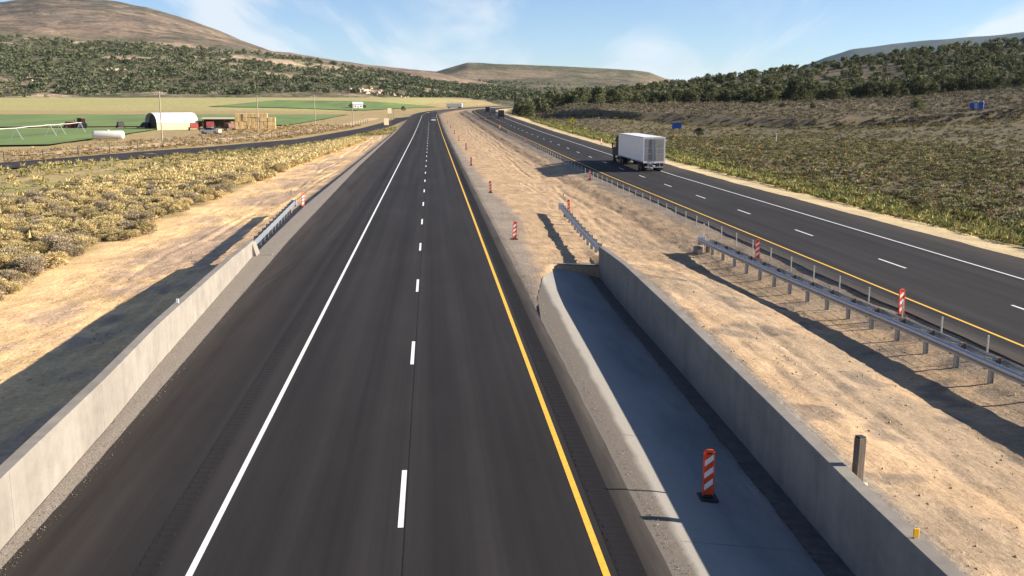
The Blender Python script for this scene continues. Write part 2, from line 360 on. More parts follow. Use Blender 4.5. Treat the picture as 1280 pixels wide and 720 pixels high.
pm('post_cap', (.02, .018, .016), .8, .2)
pm('orange', (.80, .085, .015), .5, .08, 9, transl=.12)
pm('reflective_white', (.82, .80, .78), .4, .05, 9)
pm('rubber', (.014, .014, .015), .8, .2, 9)
pm('reflector_yellow', (.85, .45, .02), .35, .05, 9)
pm('trailer_white', (.74, .74, .74), .35, .06, .6, stretch=(1, 1, 3))
pm('trailer_frame', (.42, .42, .43), .4, .15, 3)
pm('door_grey', (.27, .245, .215), .45, .2, 1.5)
pm('cab_paint', (.02, .022, .035), .6, .1, spec=.15)
pm('chrome', (.5, .5, .5), .2, .05, metal=1)
pm('chassis', (.02, .02, .022), .7, .2)
pm('light_red', (.5, .02, .01), .3, .05)
pm('glass', (.012, .014, .016), .08, .02)
pm('rim', (.35, .35, .36), .35, .1, metal=.7)
pm('car_white', (.78, .78, .78), .25, .03)
pm('car_tan', (.42, .38, .30), .3, .05)
pm('car_dark', (.03, .032, .038), .3, .05)
pm('car_grey', (.12, .13, .15), .3, .05)
pm('sign_yellow', (.85, .66, .02), .45, .04)
pm('sign_black', (.012, .012, .012), .6, .05)
pm('sign_blue', (.012, .07, .36), .5, .08)
pm('sign_back', (.52, .43, .30), .6, .1)
pm('toilet_blue', (.02, .07, .30), .5, .1)
pm('toilet_roof', (.33, .36, .42), .5, .1)
pm('barn_roof', (.62, .62, .60), .5, .06, 1)
pm('barn_wall', (.55, .42, .26), .9, .2, 2)
pm('barn_inside', (.10, .07, .05), .9, .3, 2)
pm('hay', (.56, .40, .19), .95, .2, 2.5, .8, 20, rand=.12)
pm('machine_red', (.34, .06, .045), .5, .25, 2)
pm('machine_rust', (.15, .075, .05), .8, .35, 2)
pm('machine_dark', (.035, .035, .035), .7, .3, 2)
pm('tank_white', (.62, .60, .55), .5, .06, 1)
pm('pole_wood', (.33, .27, .20), .9, .2, 4)
pm('fence_wood', (.10, .075, .055), .9, .3, 4)
pm('house_white', (.75, .75, .74), .6, .05)
pm('roof_grey', (.3, .3, .32), .6, .1)
pm('stone', (.24, .20, .16), .95, .3, 6, rand=.2, island=.35)
pm('clod', (.31, .225, .14), .95, .3, 6, island=.3)
pm('bark', (.10, .075, .055), .95, .3, 8, stretch=(1, 1, .2))
pm('juniper', (.105, .110, .047), .9, .3, .6, rand=.42, island=.5, transl=.14)
pm('far_juniper', (.092, .105, .05), .9, .3, .05, island=.5, transl=.10)
pm('dry_brush', (.36, .29, .19), .9, .25, 1.2, rand=.2, island=.35, transl=.18)
pm('rabbitbrush', (.46, .365, .172), .9, .25, 1.2, rand=.28, island=.40, transl=.18)
pm('rabbitbrush_base', (.26, .21, .13), .95, .3, 3, rand=.2, island=.35)
pm('sagebrush', (.135, .118, .056), .9, .3, 1.2, rand=.3, island=.40, transl=.12)
attr_mat('scrub', var=.2, scales=(.2,), bump=0, island=.4, transl=.12)

# ------------------------------------------------------------------ builders
COL = scene.collection
def link_mesh(name, verts, faces, mats, parent=None, midx=None, smooth=False, cols=None):
    me = bpy.data.meshes.new(name)
    if isinstance(verts, np.ndarray) and isinstance(faces, np.ndarray):
        nv, nf, k = len(verts), len(faces), faces.shape[1]
        me.vertices.add(nv); me.vertices.foreach_set('co', verts.astype(np.float32).ravel())
        me.loops.add(nf * k); me.loops.foreach_set('vertex_index', faces.astype(np.int32).ravel())
        me.polygons.add(nf); me.polygons.foreach_set('loop_start', np.arange(0, nf * k, k, dtype=np.int32))
        me.update(calc_edges=True)
    else:
        me.from_pydata([tuple(v) for v in verts], [], faces); me.update()
    if isinstance(mats, str): mats = [mats]
    for m in mats: me.materials.append(MATS[m])
    if midx is not None: me.polygons.foreach_set('material_index', np.asarray(midx, np.int32))
    if smooth: me.polygons.foreach_set('use_smooth', np.ones(len(me.polygons), bool))
    if cols is not None:
        a = me.color_attributes.new('Col', 'FLOAT_COLOR', 'POINT')
        c = np.ones((len(me.vertices), 4), np.float32); c[:, :3] = cols; a.data.foreach_set('color', c.ravel())
    o = bpy.data.objects.new(name, me); COL.objects.link(o)
    if parent: o.parent = parent
    return o
def tag(o, label=None, cat=None, group=None, kind=None):
    if label: o['label'] = label
    if cat: o['category'] = cat
    if group: o['group'] = group
    if kind: o['kind'] = kind
    return o
def empty(name, loc=(0, 0, 0), rz=0.0, label=None, cat=None, group=None):
    o = bpy.data.objects.new(name, None); COL.objects.link(o); o.location = loc; o.rotation_euler = (0, 0, rz)
    o.empty_display_size = .2
    return tag(o, label, cat, group)
def copy_tree(o, parent=None):
    c = o.copy(); COL.objects.link(c)
    if parent is not None: c.parent = parent
    for ch in list(o.children): copy_tree(ch, c)
    return c
class MB:
    def __init__(s): s.v = []; s.f = []
    def add(s, vs, fs):
        b = len(s.v); s.v += [tuple(map(float, v)) for v in vs]; s.f += [tuple(b + i for i in f) for f in fs]; return s
    def box(s, x0, x1, y0, y1, z0, z1, bev=0.0):
        if bev <= 0:
            vs = [(x, y, z) for z in (z0, z1) for y in (y0, y1) for x in (x0, x1)]
            return s.add(vs, [(0, 2, 3, 1), (4, 5, 7, 6), (0, 1, 5, 4), (2, 6, 7, 3), (0, 4, 6, 2), (1, 3, 7, 5)])
        b = min(bev, (x1 - x0) * .45, (y1 - y0) * .45)
        ring = [(x0 + b, y0), (x1 - b, y0), (x1, y0 + b), (x1, y1 - b), (x1 - b, y1), (x0 + b, y1), (x0, y1 - b), (x0, y0 + b)]
        bz = min(bev, (z1 - z0) * .45)
        cx, cy = (x0 + x1) / 2, (y0 + y1) / 2
        inset = [(cx + (x - cx) * (1 - b / max((x1 - x0) / 2, 1e-6)), cy + (y - cy) * (1 - b / max((y1 - y0) / 2, 1e-6))) for x, y in ring]
        return s.loft([[(x, y, z0) for x, y in inset], [(x, y, z0 + bz) for x, y in ring], [(x, y, z1 - bz) for x, y in ring], [(x, y, z1) for x, y in inset]])
    def loft(s, rings, cap=True, close=True):
        n = len(rings[0]); vs = [p for r in rings for p in r]; fs = []
        for i in range(len(rings) - 1):
            for j in range(n if close else n - 1):
                k = (j + 1) % n
                fs.append((i * n + j, i * n + k, (i + 1) * n + k, (i + 1) * n + j))
        if cap: fs += [tuple(range(n - 1, -1, -1)), tuple((len(rings) - 1) * n + j for j in range(n))]
        return s.add(vs, fs)
    def prism(s, poly, axis, a0, a1):
        """poly of 2-D points extruded along axis 'x','y' or 'z'."""
        def P(p, a): return {'x': (a, p[0], p[1]), 'y': (p[0], a, p[1]), 'z': (p[0], p[1], a)}[axis]
        return s.loft([[P(p, a0) for p in poly], [P(p, a1) for p in poly]])
    def cyl(s, c, r, axis, a0, a1, n=12, r2=None):
        r2 = r if r2 is None else r2
        def ring(a, rr):
            o = []
            for k in range(n):
                t = 2 * math.pi * k / n; p, q = rr * math.cos(t), rr * math.sin(t)
                o.append({'x': (a, c[0] + p, c[1] + q), 'y': (c[0] + p, a, c[1] + q), 'z': (c[0] + p, c[1] + q, a)}[axis])
            return o
        return s.loft([ring(a0, r), ring(a1, r2)])
    def tube(s, pts, rad, n=6):
        rings = []
        P = [np.array(p, float) for p in pts]
        for i, p in enumerate(P):
            t = P[min(i + 1, len(P) - 1)] - P[max(i - 1, 0)]; t = t / (np.linalg.norm(t) + 1e-9)
            a = np.cross(t, (0, 0, 1)); a = a if np.linalg.norm(a) > .05 else np.cross(t, (1, 0, 0)); a /= np.linalg.norm(a); b = np.cross(t, a)
            r = rad[i] if isinstance(rad, (list, tuple)) else rad
            rings.append([tuple(p + r * (math.cos(2 * math.pi * k / n) * a + math.sin(2 * math.pi * k / n) * b)) for k in range(n)])
        return s.loft(rings)
    def build(s, name, mat, parent=None, smooth=False): return link_mesh(name, s.v, s.f, mat, parent, smooth=smooth)

# ------------------------------------------------------------------ ground sheet
Ys = np.concatenate([np.arange(-12, 8, .5), np.arange(8, 60, .22), np.arange(60, 150, .6), np.arange(150, 250, 2.5), np.arange(250, 350, 1.2), np.arange(350, 400, 2.5), np.arange(400, 1420, 10)])
def seg(a, b, n): return a + (b - a) * np.linspace(0, 1, n, endpoint=False)
def columns(Y):
    lf, rf = LWf(Y), RWf(Y)
    A = [-1600, -300, -70, -20, lf - .3, lf, -4.4, 3.0, 4.5, rf, rf + .32, 13, 18.7, 31.3 + eR(Y), 37 + eR(Y), 70, 220, 1300]
    N = [14, 30, 50, 52, 1, 8, 3, 8, 18, 1, 34, 34, 5, 22, 30, 30, 16]
    return np.concatenate([seg(A[i], A[i + 1], N[i]) for i in range(len(N))] + [[A[-1]]])
U = np.array([columns(y) for y in Ys]); YY = np.repeat(Ys[:, None], U.shape[1], 1)
ZZ = terrain(U, YY)
XX = U + shift(YY)
def ground_colour(u, Y):
    X = u + shift(Y)
    n1 = fbm(u / 3.0, Y / 4.0, 4, 41); n2 = fbm(u / 14, Y / 20, 3, 47); n3 = fbm(u / 1.2, Y / 2.0, 3, 53)
    def L(c): return np.array(c)[None, None, :]
    def mixc(c, d, t): return c * (1 - t[..., None]) + d * t[..., None]
    sand = L((.72, .48, .245)); pink = L((.42, .30, .215)); grav = L((.235, .195, .155)); tan = L((.34, .265, .125)); sage = L((.125, .103, .068)); green = L((.15, .155, .05))
    pale = L((.46, .36, .21))
    c = np.broadcast_to(tan, u.shape + (3,)).copy()
    lw = LWf(Y) - .3; w = lw - u
    # left works strip of bare sand
    edge = -22.0 + (n1 - .5) * 3.5 + ip(Y, [0, 60, 110, 160, 220, 330], [0, 0, 1.2, 3.0, 6.0, 7.5])
    t = sstep(-.7, .7, u - edge) * (w > -.4) * (1 - sstep(230, 320, Y)); c = mixc(c, np.broadcast_to(sand, c.shape), t)
    p = sstep(.42, .58, n1) * (1 - sstep(1.5, 5.5, np.abs(w - 4.8))); c = mixc(c, np.broadcast_to(pink, c.shape), t * p * .8)
    t = (w > -.4) * (1 - sstep(.5, 2.2, w + (n3 - .5))) * .5; c = mixc(c, np.broadcast_to(pink, c.shape), t)
    # gravel by the left shoulder
    t = (w <= -.3) * (u < 0) * 1.0; c = mixc(c, np.broadcast_to(grav, c.shape), t)
    t = (w > -.4) * (1 - sstep(.2, 1.6, w + (n3 - .5) * 1.2)) * sstep(52, 58, Y); c = mixc(c, np.broadcast_to(grav * 1.15, c.shape), t * .8)
    # green roadside grass, left
    t = sstep(.56, .66, n2) * (u < -22) * (Y < 230) * .5; c = mixc(c, np.broadcast_to(green * 1.2, c.shape), t)
    # median
    inm = (u > 4.1) & (u < 18.9); c = mixc(c, np.broadcast_to(L((.39, .272, .165)), c.shape), inm * 1.0)
    gs = sstep(0, 1, (4.9 + ip(Y, [50, 70, 120, 300], [.7, 1.9, .9, .6]) + (n3 - .5) * 1.4 - u) / .8); c = mixc(c, np.broadcast_to(grav * 1.05, c.shape), gs * inm)
    gs = sstep(16.4, 17.8, u + (n3 - .5) * 1.6); c = mixc(c, np.broadcast_to(grav, c.shape), gs * inm * .85)
    near = inm * (u > RWf(Y)) * (1 - sstep(52, 75, Y)) * sstep(.36, .60, n1) * .8; c = mixc(c, np.broadcast_to(L((.27, .205, .14)), c.shape), near)
    dk = inm * (u > RWf(Y)) * (1 - sstep(40, 60, Y)) * sstep(.60, .68, fbm(u / 2.2 + Y / 7, Y / 1.4 - u / 3, 3, 71)) * .7; c = mixc(c, np.broadcast_to(L((.15, .12, .095)), c.shape), dk)
    strip = inm * (u > RWf(Y)) * (1 - sstep(.55, .75, u - RWf(Y) - .32 + (n3 - .5) * .25)) * (Y < 49); c = mixc(c, np.broadcast_to(L((.25, .215, .175)), c.shape), strip * .9)
    # right
    q = u - (31.3 + eR(Y))
    t = (q > -.1) * 1.0; c = mixc(c, np.broadcast_to(pale, c.shape), t)
    t = (q > 0) * sstep(4.0, 6.0, q + (n1 - .5) * 3); c = mixc(c, np.broadcast_to(L((.13, .118, .056)), c.shape), t)
    t = (q > 0) * sstep(12, 20, q + (n2 - .5) * 20); c = mixc(c, np.broadcast_to(sage, c.shape), t)
    t = (q > 0) * sstep(.5, .65, n2) * sstep(10, 20, q) * .3; c = mixc(c, np.broadcast_to(L((.20, .155, .085)), c.shape), t)
    # farmland, left
    fy = frontage_u(Y)
    dist = fy - u
    far = (dist > 4) * 1.0
    c = mixc(c, np.broadcast_to(L((.33, .23, .13)), c.shape), far * .55 * sstep(.4, .6, n2))
    t = far * sstep(600, 640, Y) * (1 - sstep(960, 1010, Y + (n2 - .5) * 60)) * (u < -60); c = mixc(c, np.broadcast_to(L((.36, .32, .135)), c.shape), t)
    t = far * sstep(960, 1010, Y + (n2 - .5) * 60); c = mixc(c, np.broadcast_to(L((.27, .20, .13)), c.shape), t)
    return np.clip(c * (.9 + .2 * n3[..., None]), 0, 1)
gc = ground_colour(U, YY)
ny, nx = U.shape
idx = np.arange(ny * nx).reshape(ny, nx)
gf = np.stack([idx[:-1, :-1], idx[:-1, 1:], idx[1:, 1:], idx[1:, :-1]], -1).reshape(-1, 4)
gv = np.stack([XX, YY, ZZ], -1).reshape(-1, 3)
tag(link_mesh('ground', gv, gf, 'soil', smooth=True, cols=gc.reshape(-1, 3)), kind='structure')

# ------------------------------------------------------------------ sheets laid on the ground
def sheet(name, u0, u1, Y0, Y1, zf, mat, parent=None, n=1, kind='structure', step=None):
    ys = Ys[(Ys > Y0) & (Ys < Y1)]
    if step: ys = ys[::step]
    ys = np.concatenate([[Y0], ys, [Y1]])
    a = u0(ys) if callable(u0) else np.full(len(ys), float(u0)); b = u1(ys) if callable(u1) else np.full(len(ys), float(u1))
    us = np.stack([a + (b - a) * k / n for k in range(n + 1)], 1)
    yy = np.repeat(ys[:, None], n + 1, 1)
    z = zf(us, yy)
    v = np.stack([us + shift(yy), yy, z], -1).reshape(-1, 3)
    i = np.arange(len(v)).reshape(us.shape)
    f = np.stack([i[:-1, :-1], i[:-1, 1:], i[1:, 1:], i[1:, :-1]], -1).reshape(-1, 4)
    o = link_mesh(name, v, f, mat, parent)
    if kind: o['kind'] = kind
    return o
zL = lambda dz: (lambda u, y: ZL(y) + dz)
zR = lambda dz: (lambda u, y: ZR(y) + dz)
road = sheet('road', LEDGE, lambda y: 4.10 + (fbm(y / 1.5, y * 0, 3, 5) - .5) * .05, -12, 1100, zL(0), 'asphalt', n=6)
road2 = sheet('road', lambda y: 18.65 + eR(y) + (fbm(y / 3, y * 0, 3, 6) - .5) * .25, lambda y: 31.25 + eR(y) + (fbm(y / 4, y * 0, 3, 8) - .5) * .4, -12, 1100, zR(0), 'asphalt_old', n=6)
# painted lines belong to their road
sheet('edge_line', -4.40, -4.28, -12, 620, zL(.004), 'paint_white', road, kind=None)
sheet('edge_line', 2.89, 3.02, -12, 900, zL(.004), 'paint_yellow', road, kind=None)
sheet('edge_line', lambda y: 19.92 + eR(y), lambda y: 20.05 + eR(y), -12, 900, zR(.004), 'paint_yellow', road2, kind=None)
sheet('edge_line', lambda y: 27.55 + eR(y), lambda y: 27.67 + eR(y), -12, 900, zR(.004), 'paint_white', road2, kind=None)
for k in range(-2, 32):
    y0 = 18.05 + 12.19 * k
    sheet('lane_dash', -.76, -.65, y0, y0 + 3.05, zL(.004), 'paint_white', road, kind=None)
for k in range(-4, 28):
    y0 = 46.69 + 12.19 * k
    sheet('lane_dash', lambda y: 23.53 + eR(y), lambda y: 23.65 + eR(y), y0, y0 + 3.05, zR(.004), 'paint_white', road2, kind=None)
# paving seam between lanes
sheet('paving_seam', -.625, -.605, -12, 260, zL(.0035), 'rumble', road, kind=None)
# milled rumble strips: real ribs across the shoulder
def rumble(name, u0, u1, Y0, Y1, zf, parent, mat='rumble'):
    mb = MB(); y = Y0
    while y < Y1:
        z = float(zf(y)); h = .007 + .008 * random.random(); j = lambda: (random.random() - .5) * .07
        a, b = u0 + j(), u1 + j()
        mb.add([(a, y, z + .002), (b, y, z + .002), (b - .02, y + .07, z + h), (a + .02, y + .07, z + h), (b, y + .17, z + .002), (a, y + .17, z + .002)],
               [(0, 1, 2, 3), (3, 2, 4, 5), (0, 3, 5), (1, 4, 2)])
        y += .30
    o = mb.build(name, mat, parent); o['kind'] = 'stuff'; return o
sheet('rumble_bed', 3.16, 3.66, -12, 200, zL(.003), 'rumble', road, kind=None)
rumble('rumble_ribs', 3.2, 3.62, 6, 120, ZL, road)
rumble('rumble_ribs', -5.30, -4.98, 6, 120, ZL, road, 'rumble_worn')
sheet('rumble_bed', -5.34, -4.94, -12, 200, zL(.003), 'rumble_worn', road, kind=None)
for k, (ua, ub, ya, yb) in enumerate(((-7.9, -6.0, 44, 96), (-7.5, -5.7, 44, 98), (-7.2, -6.5, 60, 130), (-6.8, -6.1, 60, 132))):
    cfn = lambda y, ua=ua, ub=ub, ya=ya, yb=yb: ua + (ub - ua) * np.sin(np.clip((y - ya) / (yb - ya), 0, 1) * math.pi)
    sheet('tyre_mark', lambda y, c=cfn: c(y) - .09, lambda y, c=cfn: c(y) + .09, ya, yb, zL(.0025 + .0004 * k), 'tyre_dust', road, kind=None)
# gravel lips beside the asphalt
def lip(u, y): return np.maximum(ZL(y) - .028, -9)
sheet('gravel_verge', lambda y: LWf(y) + .02, lambda y: LEDGE(y) + .35 + (fbm(y / 2, y * 0, 3, 15) - .5) * .5, -12, 300, lambda u, y: ZL(y) - .036 + .03 * fbm(u * 3, y * 3, 3, 4) + .03 * sstep(.05, .3, LEDGE(y) - u), 'gravel', n=6)
# concrete apron in front of the median wall
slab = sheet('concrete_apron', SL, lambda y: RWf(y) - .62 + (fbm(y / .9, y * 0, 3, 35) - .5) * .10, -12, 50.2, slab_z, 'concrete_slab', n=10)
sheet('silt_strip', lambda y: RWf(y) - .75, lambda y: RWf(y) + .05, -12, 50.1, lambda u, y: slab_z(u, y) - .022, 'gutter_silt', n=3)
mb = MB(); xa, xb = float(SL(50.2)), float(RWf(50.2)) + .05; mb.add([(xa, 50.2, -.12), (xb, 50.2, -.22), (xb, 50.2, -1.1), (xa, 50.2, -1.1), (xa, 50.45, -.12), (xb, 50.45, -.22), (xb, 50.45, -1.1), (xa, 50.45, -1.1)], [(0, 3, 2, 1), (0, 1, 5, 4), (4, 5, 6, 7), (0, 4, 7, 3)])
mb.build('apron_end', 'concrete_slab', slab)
for y in (11.5, 17.1, 23.2, 29.3, 35.4, 41.5):            # saw-cut joints
    sheet('saw_cut', SL(y) + .05, RWf(y), y, y + .02, lambda u, yy: slab_z(u, yy) + .003, 'gravel', slab, n=6, kind=None)
# frontage road on the left
FW = 3.7
def fz(u, y): return terrain(u, y, False) * (1 - sstep(-13.5, -10, u)) + ZL(y) * sstep(-13.5, -10, u) + .16
sheet('frontage_road', lambda y: frontage_u(y) - FW * ip(y, [90, 200, 440], [2.0, 1.35, 1.0]), lambda y: frontage_u(y) + FW * ip(y, [90, 200, 440], [2.0, 1.35, 1.0]), 95, 470, fz, 'asphalt_ramp', n=6)
sheet('dirt_track', lambda y: frontage_u(y) - 17 - 6 * sstep(300, 180, y), lambda y: frontage_u(y) - 11.5 - 3 * sstep(300, 180, y), 165, 470, lambda u, y: terrain(u, y) + .15, 'sand_track' if 'sand_track' in MATS else (pm('sand_track', (.48, .345, .19), .95, .2, .4, .5, 6) and 'sand_track'), n=4)
# crop fields
pm('crop_green', (.112, .172, .036), .95, .3, .05, .6, 3, stretch=(1, .25, 1)); pm('crop_tan', (.37, .335, .125), .95, .2, .02, .4, 2, stretch=(1, .25, 1))
def field(name, pts, mat):
    """quad patch of farmland following the terrain; corners in (u, Y)."""
    n, m = 30, 24; P = np.array(pts, float)
    s, t = np.meshgrid(np.linspace(0, 1, n), np.linspace(0, 1, m))
    uv = (P[0] * (1 - s[..., None]) + P[1] * s[..., None]) * (1 - t[..., None]) + (P[3] * (1 - s[..., None]) + P[2] * s[..., None]) * t[..., None]
    z = terrain(uv[..., 0], uv[..., 1], False) + .35
    v = np.stack([uv[..., 0] + shift(uv[..., 1]), uv[..., 1], z], -1).reshape(-1, 3); i = np.arange(n * m).reshape(m, n)
    f = np.stack([i[:-1, :-1], i[:-1, 1:], i[1:, 1:], i[1:, :-1]], -1).reshape(-1, 4)
    return tag(link_mesh(name, v, f, mat, smooth=True), kind='structure')
field('green_field', [(-330, 195), (-76, 205), (-85, 330), (-330, 330)], 'crop_green')
field('green_field', [(-600, 331), (-50, 352), (-44, 540), (-600, 575)], 'crop_green')
field('green_field', [(-170, 690), (-55, 640), (-40, 790), (-185, 830)], 'crop_green')

# ------------------------------------------------------------------ hills
def hill(name, pxs, rs, ytab, nA, nR, colf, amp, nscale, seed, label=None):
    """terrain fan: bearing by photo column, elevation angle by photo row at each distance."""
    ax = np.linspace(pxs[0], pxs[-1], nA); rr = np.concatenate([np.linspace(rs[i], rs[i + 1], nR[i], endpoint=False) for i in range(len(rs) - 1)] + [[rs[-1]]])
    T = np.array(ytab, float)                           # [len(rs)][len(pxs)]
    cols = np.array([[np.interp(a, pxs, T[i]) for a in ax] for i in range(len(rs))])
    V = np.zeros((len(rr), nA, 3))
    for j, a in enumerate(ax):
        zc = [at_r(a, cols[i, j], rs[i])[2] for i in range(len(rs))]
        d = ray(a, 128.3); h = math.hypot(d[0], d[1])
        V[:, j, 0] = d[0] / h * rr; V[:, j, 1] = d[1] / h * rr; V[:, j, 2] = np.interp(rr, rs, zc)
    env = sstep(rs[0], rs[1], rr)[:, None] * .9 + .1
    nz = (fbm(V[..., 0] / nscale, V[..., 1] / nscale, 5, seed) - .5) * 2
    rid = 1 - np.abs(fbm(V[..., 0] / (nscale * .7) + 9, V[..., 1] / (nscale * .7), 4, seed + 3) - .5) * 4
    V[..., 2] += env * amp * (nz * .7 + rid * .35 - .2)
    c = colf(V, ax, rr)
    i = np.arange(V.shape[0] * nA).reshape(V.shape[0], nA)
    f = np.stack([i[:-1, :-1], i[:-1, 1:], i[1:, 1:], i[1:, :-1]], -1).reshape(-1, 4)
    o = tag(link_mesh(name, V.reshape(-1, 3), f, 'hillside', smooth=True, cols=np.clip(c, 0, 1).reshape(-1, 3)), kind='structure')
    return V, ax, rr
def cmix(a, b, t): return np.array(a) * (1 - t[..., None]) + np.array(b) * t[..., None]
def col_mtn(V, ax, rr):
    n = fbm(V[..., 0] / 160, V[..., 1] / 160, 5, 5); n2 = fbm(V[..., 0] / 420, V[..., 1] / 420, 4, 8); n3 = fbm(V[..., 0] / 60, V[..., 1] / 60, 4, 15)
    c = cmix((.14, .11, .085), (.20, .148, .105), sstep(.4, .6, n)); c = cmix(c, (.105, .09, .065), sstep(.47, .62, n2) * .85)
    c = cmix(c, (.26, .185, .12), sstep(.60, .70, n3) * .6); c = cmix(c, (.07, .065, .045), sstep(.56, .66, fbm(V[..., 0] / 35, V[..., 1] / 35, 3, 44)) * .7)
    fr = np.broadcast_to((1 - sstep(1750, 1950, rr + 0 * rr))[:, None], n.shape)
    g = cmix((.15, .128, .08), (.105, .10, .058), sstep(.4, .55, n3)); g = cmix(g, (.30, .225, .155), sstep(.64, .72, fbm(V[..., 0] / 70, V[..., 1] / 45, 4, 23)))
    return cmix(c, g, fr)
MX = [-420, -200, 0, 60, 150, 190, 230, 280, 320, 345, 365, 400, 450, 500, 540, 600, 660, 720]
hv, hax, hrr = hill('hill', MX, [860, 1000, 1800, 3600, 4600],
    [[135] * 18,
     [112, 114, 117, 117, 117, 117, 118, 118, 118, 118, 118, 118, 119, 121, 124, 127, 128, 129],
     [40, 43, 47, 49, 52, 54, 57, 61, 65, 70, 73, 78, 85, 92, 97, 106, 115, 124],
     [25, 14, 3, -5, 1, 9, 21, 39, 57, 66, 67, 73, 80, 87, 90, 99, 110, 122],
     [60, 55, 50, 45, 48, 50, 60, 70, 80, 88, 90, 92, 95, 98, 100, 106, 114, 124]], 300, [16, 70, 60, 10], col_mtn, 13, 260, 61)
def col_mesa(V, ax, rr):
    n = fbm(V[..., 0] / 170, V[..., 1] / 170, 5, 9); n2 = fbm(V[..., 0] / 500, V[..., 1] / 380, 4, 12); n3 = fbm(V[..., 0] / 50, V[..., 1] / 50, 4, 19)
    c = cmix((.155, .13, .085), (.11, .10, .062), sstep(.42, .56, n)); c = cmix(c, (.23, .17, .115), sstep(.55, .68, n2) * .6); return cmix(c, (.07, .075, .045), sstep(.55, .68, n3) * .7)
hv3, hax3, hrr3 = hill('hill', [430, 500, 530, 560, 585, 620, 680, 740, 790, 812, 830, 870, 950, 1050], [1050, 1500, 2400, 3000, 4200],
    [[134] * 14, [125] * 14, [106, 106, 107, 105, 103, 103, 105, 108, 110, 112, 116, 118, 122, 126],
     [92, 92, 93, 85, 78.5, 80, 82, 86, 88, 91, 98, 104, 112, 120], [100, 100, 99, 92, 87, 88, 90, 94, 96, 98, 102, 110, 118, 124]], 170, [10, 30, 40, 14], col_mesa, 9, 300, 77)
def col_blue(V, ax, rr):
    n = fbm(V[..., 0] / 700, V[..., 1] / 700, 4, 29); return cmix((.035, .05, .05), (.06, .072, .065), sstep(.4, .6, n))
hill('hill', [880, 960, 1030, 1060, 1100, 1150, 1200, 1240, 1290, 1400, 1560], [6500, 8000, 10500, 13000],
    [[125] * 11, [112] * 11, [116, 100, 70, 61, 57, 52, 47, 43, 39, 34, 30], [100, 90, 80, 74, 70, 66, 60, 56, 52, 46, 42]], 120, [8, 24, 10], col_blue, 45, 1500, 88)

# ------------------------------------------------------------------ vegetation
def unit(v): return v / (np.linalg.norm(v, axis=-1, keepdims=True) + 1e-9)
def leaves(P, out, s, w, upness=.4, jit=.9, g=rng):
    """one small blade (triangle) per point, pointing outward and up with scatter."""
    n = len(P); d = unit(out + upness * np.array([0, 0, 1]) + jit * g.normal(size=(n, 3)) * .6)
    e = unit(np.cross(d, g.normal(size=(n, 3)))); S = (s * (.6 + .8 * g.random(n)))[:, None]; W = (w * (.6 + .8 * g.random(n)))[:, None]
    v = np.stack([P - e * W, P + e * W, P + d * S], 1).reshape(-1, 3)
    return v, np.arange(3 * n).reshape(n, 3)
def dome_shrub(n, r, h, s, w, lumps=9, g=rng):
    """ragged shrub: several leafy lumps on short stems."""
    cs = []
    for k in range(lumps):
        a = g.random() * 2 * math.pi; q = math.sqrt(g.random()) * r * .72
        cs.append((math.cos(a) * q, math.sin(a) * q, h * (.42 + .33 * g.random()) * (1 - .45 * (q / r) ** 2), r * (.34 + .2 * g.random())))
    cs = np.array(cs); k = g.integers(0, lumps, n)
    d = unit(g.normal(size=(n, 3))); d[:, 2] = np.abs(d[:, 2]) * 1.1 - .35; d = unit(d)
    rad = cs[k, 3:4] * (.55 + .45 * g.random((n, 1)) ** .5)
    P = cs[k, :3] + d * rad * np.array([1, 1, .8]); P[:, 2] = np.maximum(P[:, 2], .02)
    return leaves(P, d, s, w, g=g)
def merge(parts):
    vs, fs, b = [], [], 0
    for v, f in parts: vs.append(v); fs.append(f + b); b += len(v)
    return np.concatenate(vs), np.concatenate(fs)
def mesh_only(name, v, f, mats, midx=None):
    o = link_mesh(name, v, f, mats, midx=midx); me = o.data; bpy.data.objects.remove(o); return me
def juniper_proto(seed, nclump, nleaf, ls, H=4.6, wd=1.6, slim=0):
    g = np.random.default_rng(seed); parts = []; C = []
    for k in range(nclump):
        t = g.random() ** .8; z = H * (.14 + .76 * t)
        env = wd * math.sqrt(max(0.0, 1 - (abs(t - .38) / .66) ** 2)) * .92
        a = g.random() * 2 * math.pi; q = env * (.25 + .75 * math.sqrt(g.random()))
        C.append((math.cos(a) * q, math.sin(a) * q, z, (.26 + .20 * g.random()) * wd * (1 - .35 * t)))
    C = np.array(C)
    for c in C:
        d = unit(g.normal(size=(nleaf, 3))); P = c[:3] + d * c[3] * (.5 + .5 * g.random((nleaf, 1)) ** .5) * np.array([1, 1, .85])
        parts.append(leaves(P, d, ls, ls * .45, .35, g=g))
    v, f = merge(parts); return v, f, C
def trunk_mesh(C, H, g):
    mb = MB(); mb.tube([(0, 0, -.25), (.05, .02, H * .25), (-.04, .05, H * .55), (0, 0, H * .9)], [.19, .15, .09, .02], 6)
    for c in C[:6]:
        z0 = max(.4, c[2] * .5); mb.tube([(0, 0, z0), (c[0] * .5, c[1] * .5, (z0 + c[2]) / 2), (c[0] * .9, c[1] * .9, c[2])], [.08, .05, .02], 5)
    return mb
JUN = []
for k in range(7):
    H = 3.6 + .45 * (k % 3); v, f, C = juniper_proto(100 + k, 30, 50, .33, H, 1.9 + .16 * (k % 4))
    tm = trunk_mesh(C, H, rng); me_t = mesh_only('trunk', tm.v, tm.f, 'bark'); me_c = mesh_only('crown', v, f, 'juniper'); JUN.append((me_t, me_c, H))
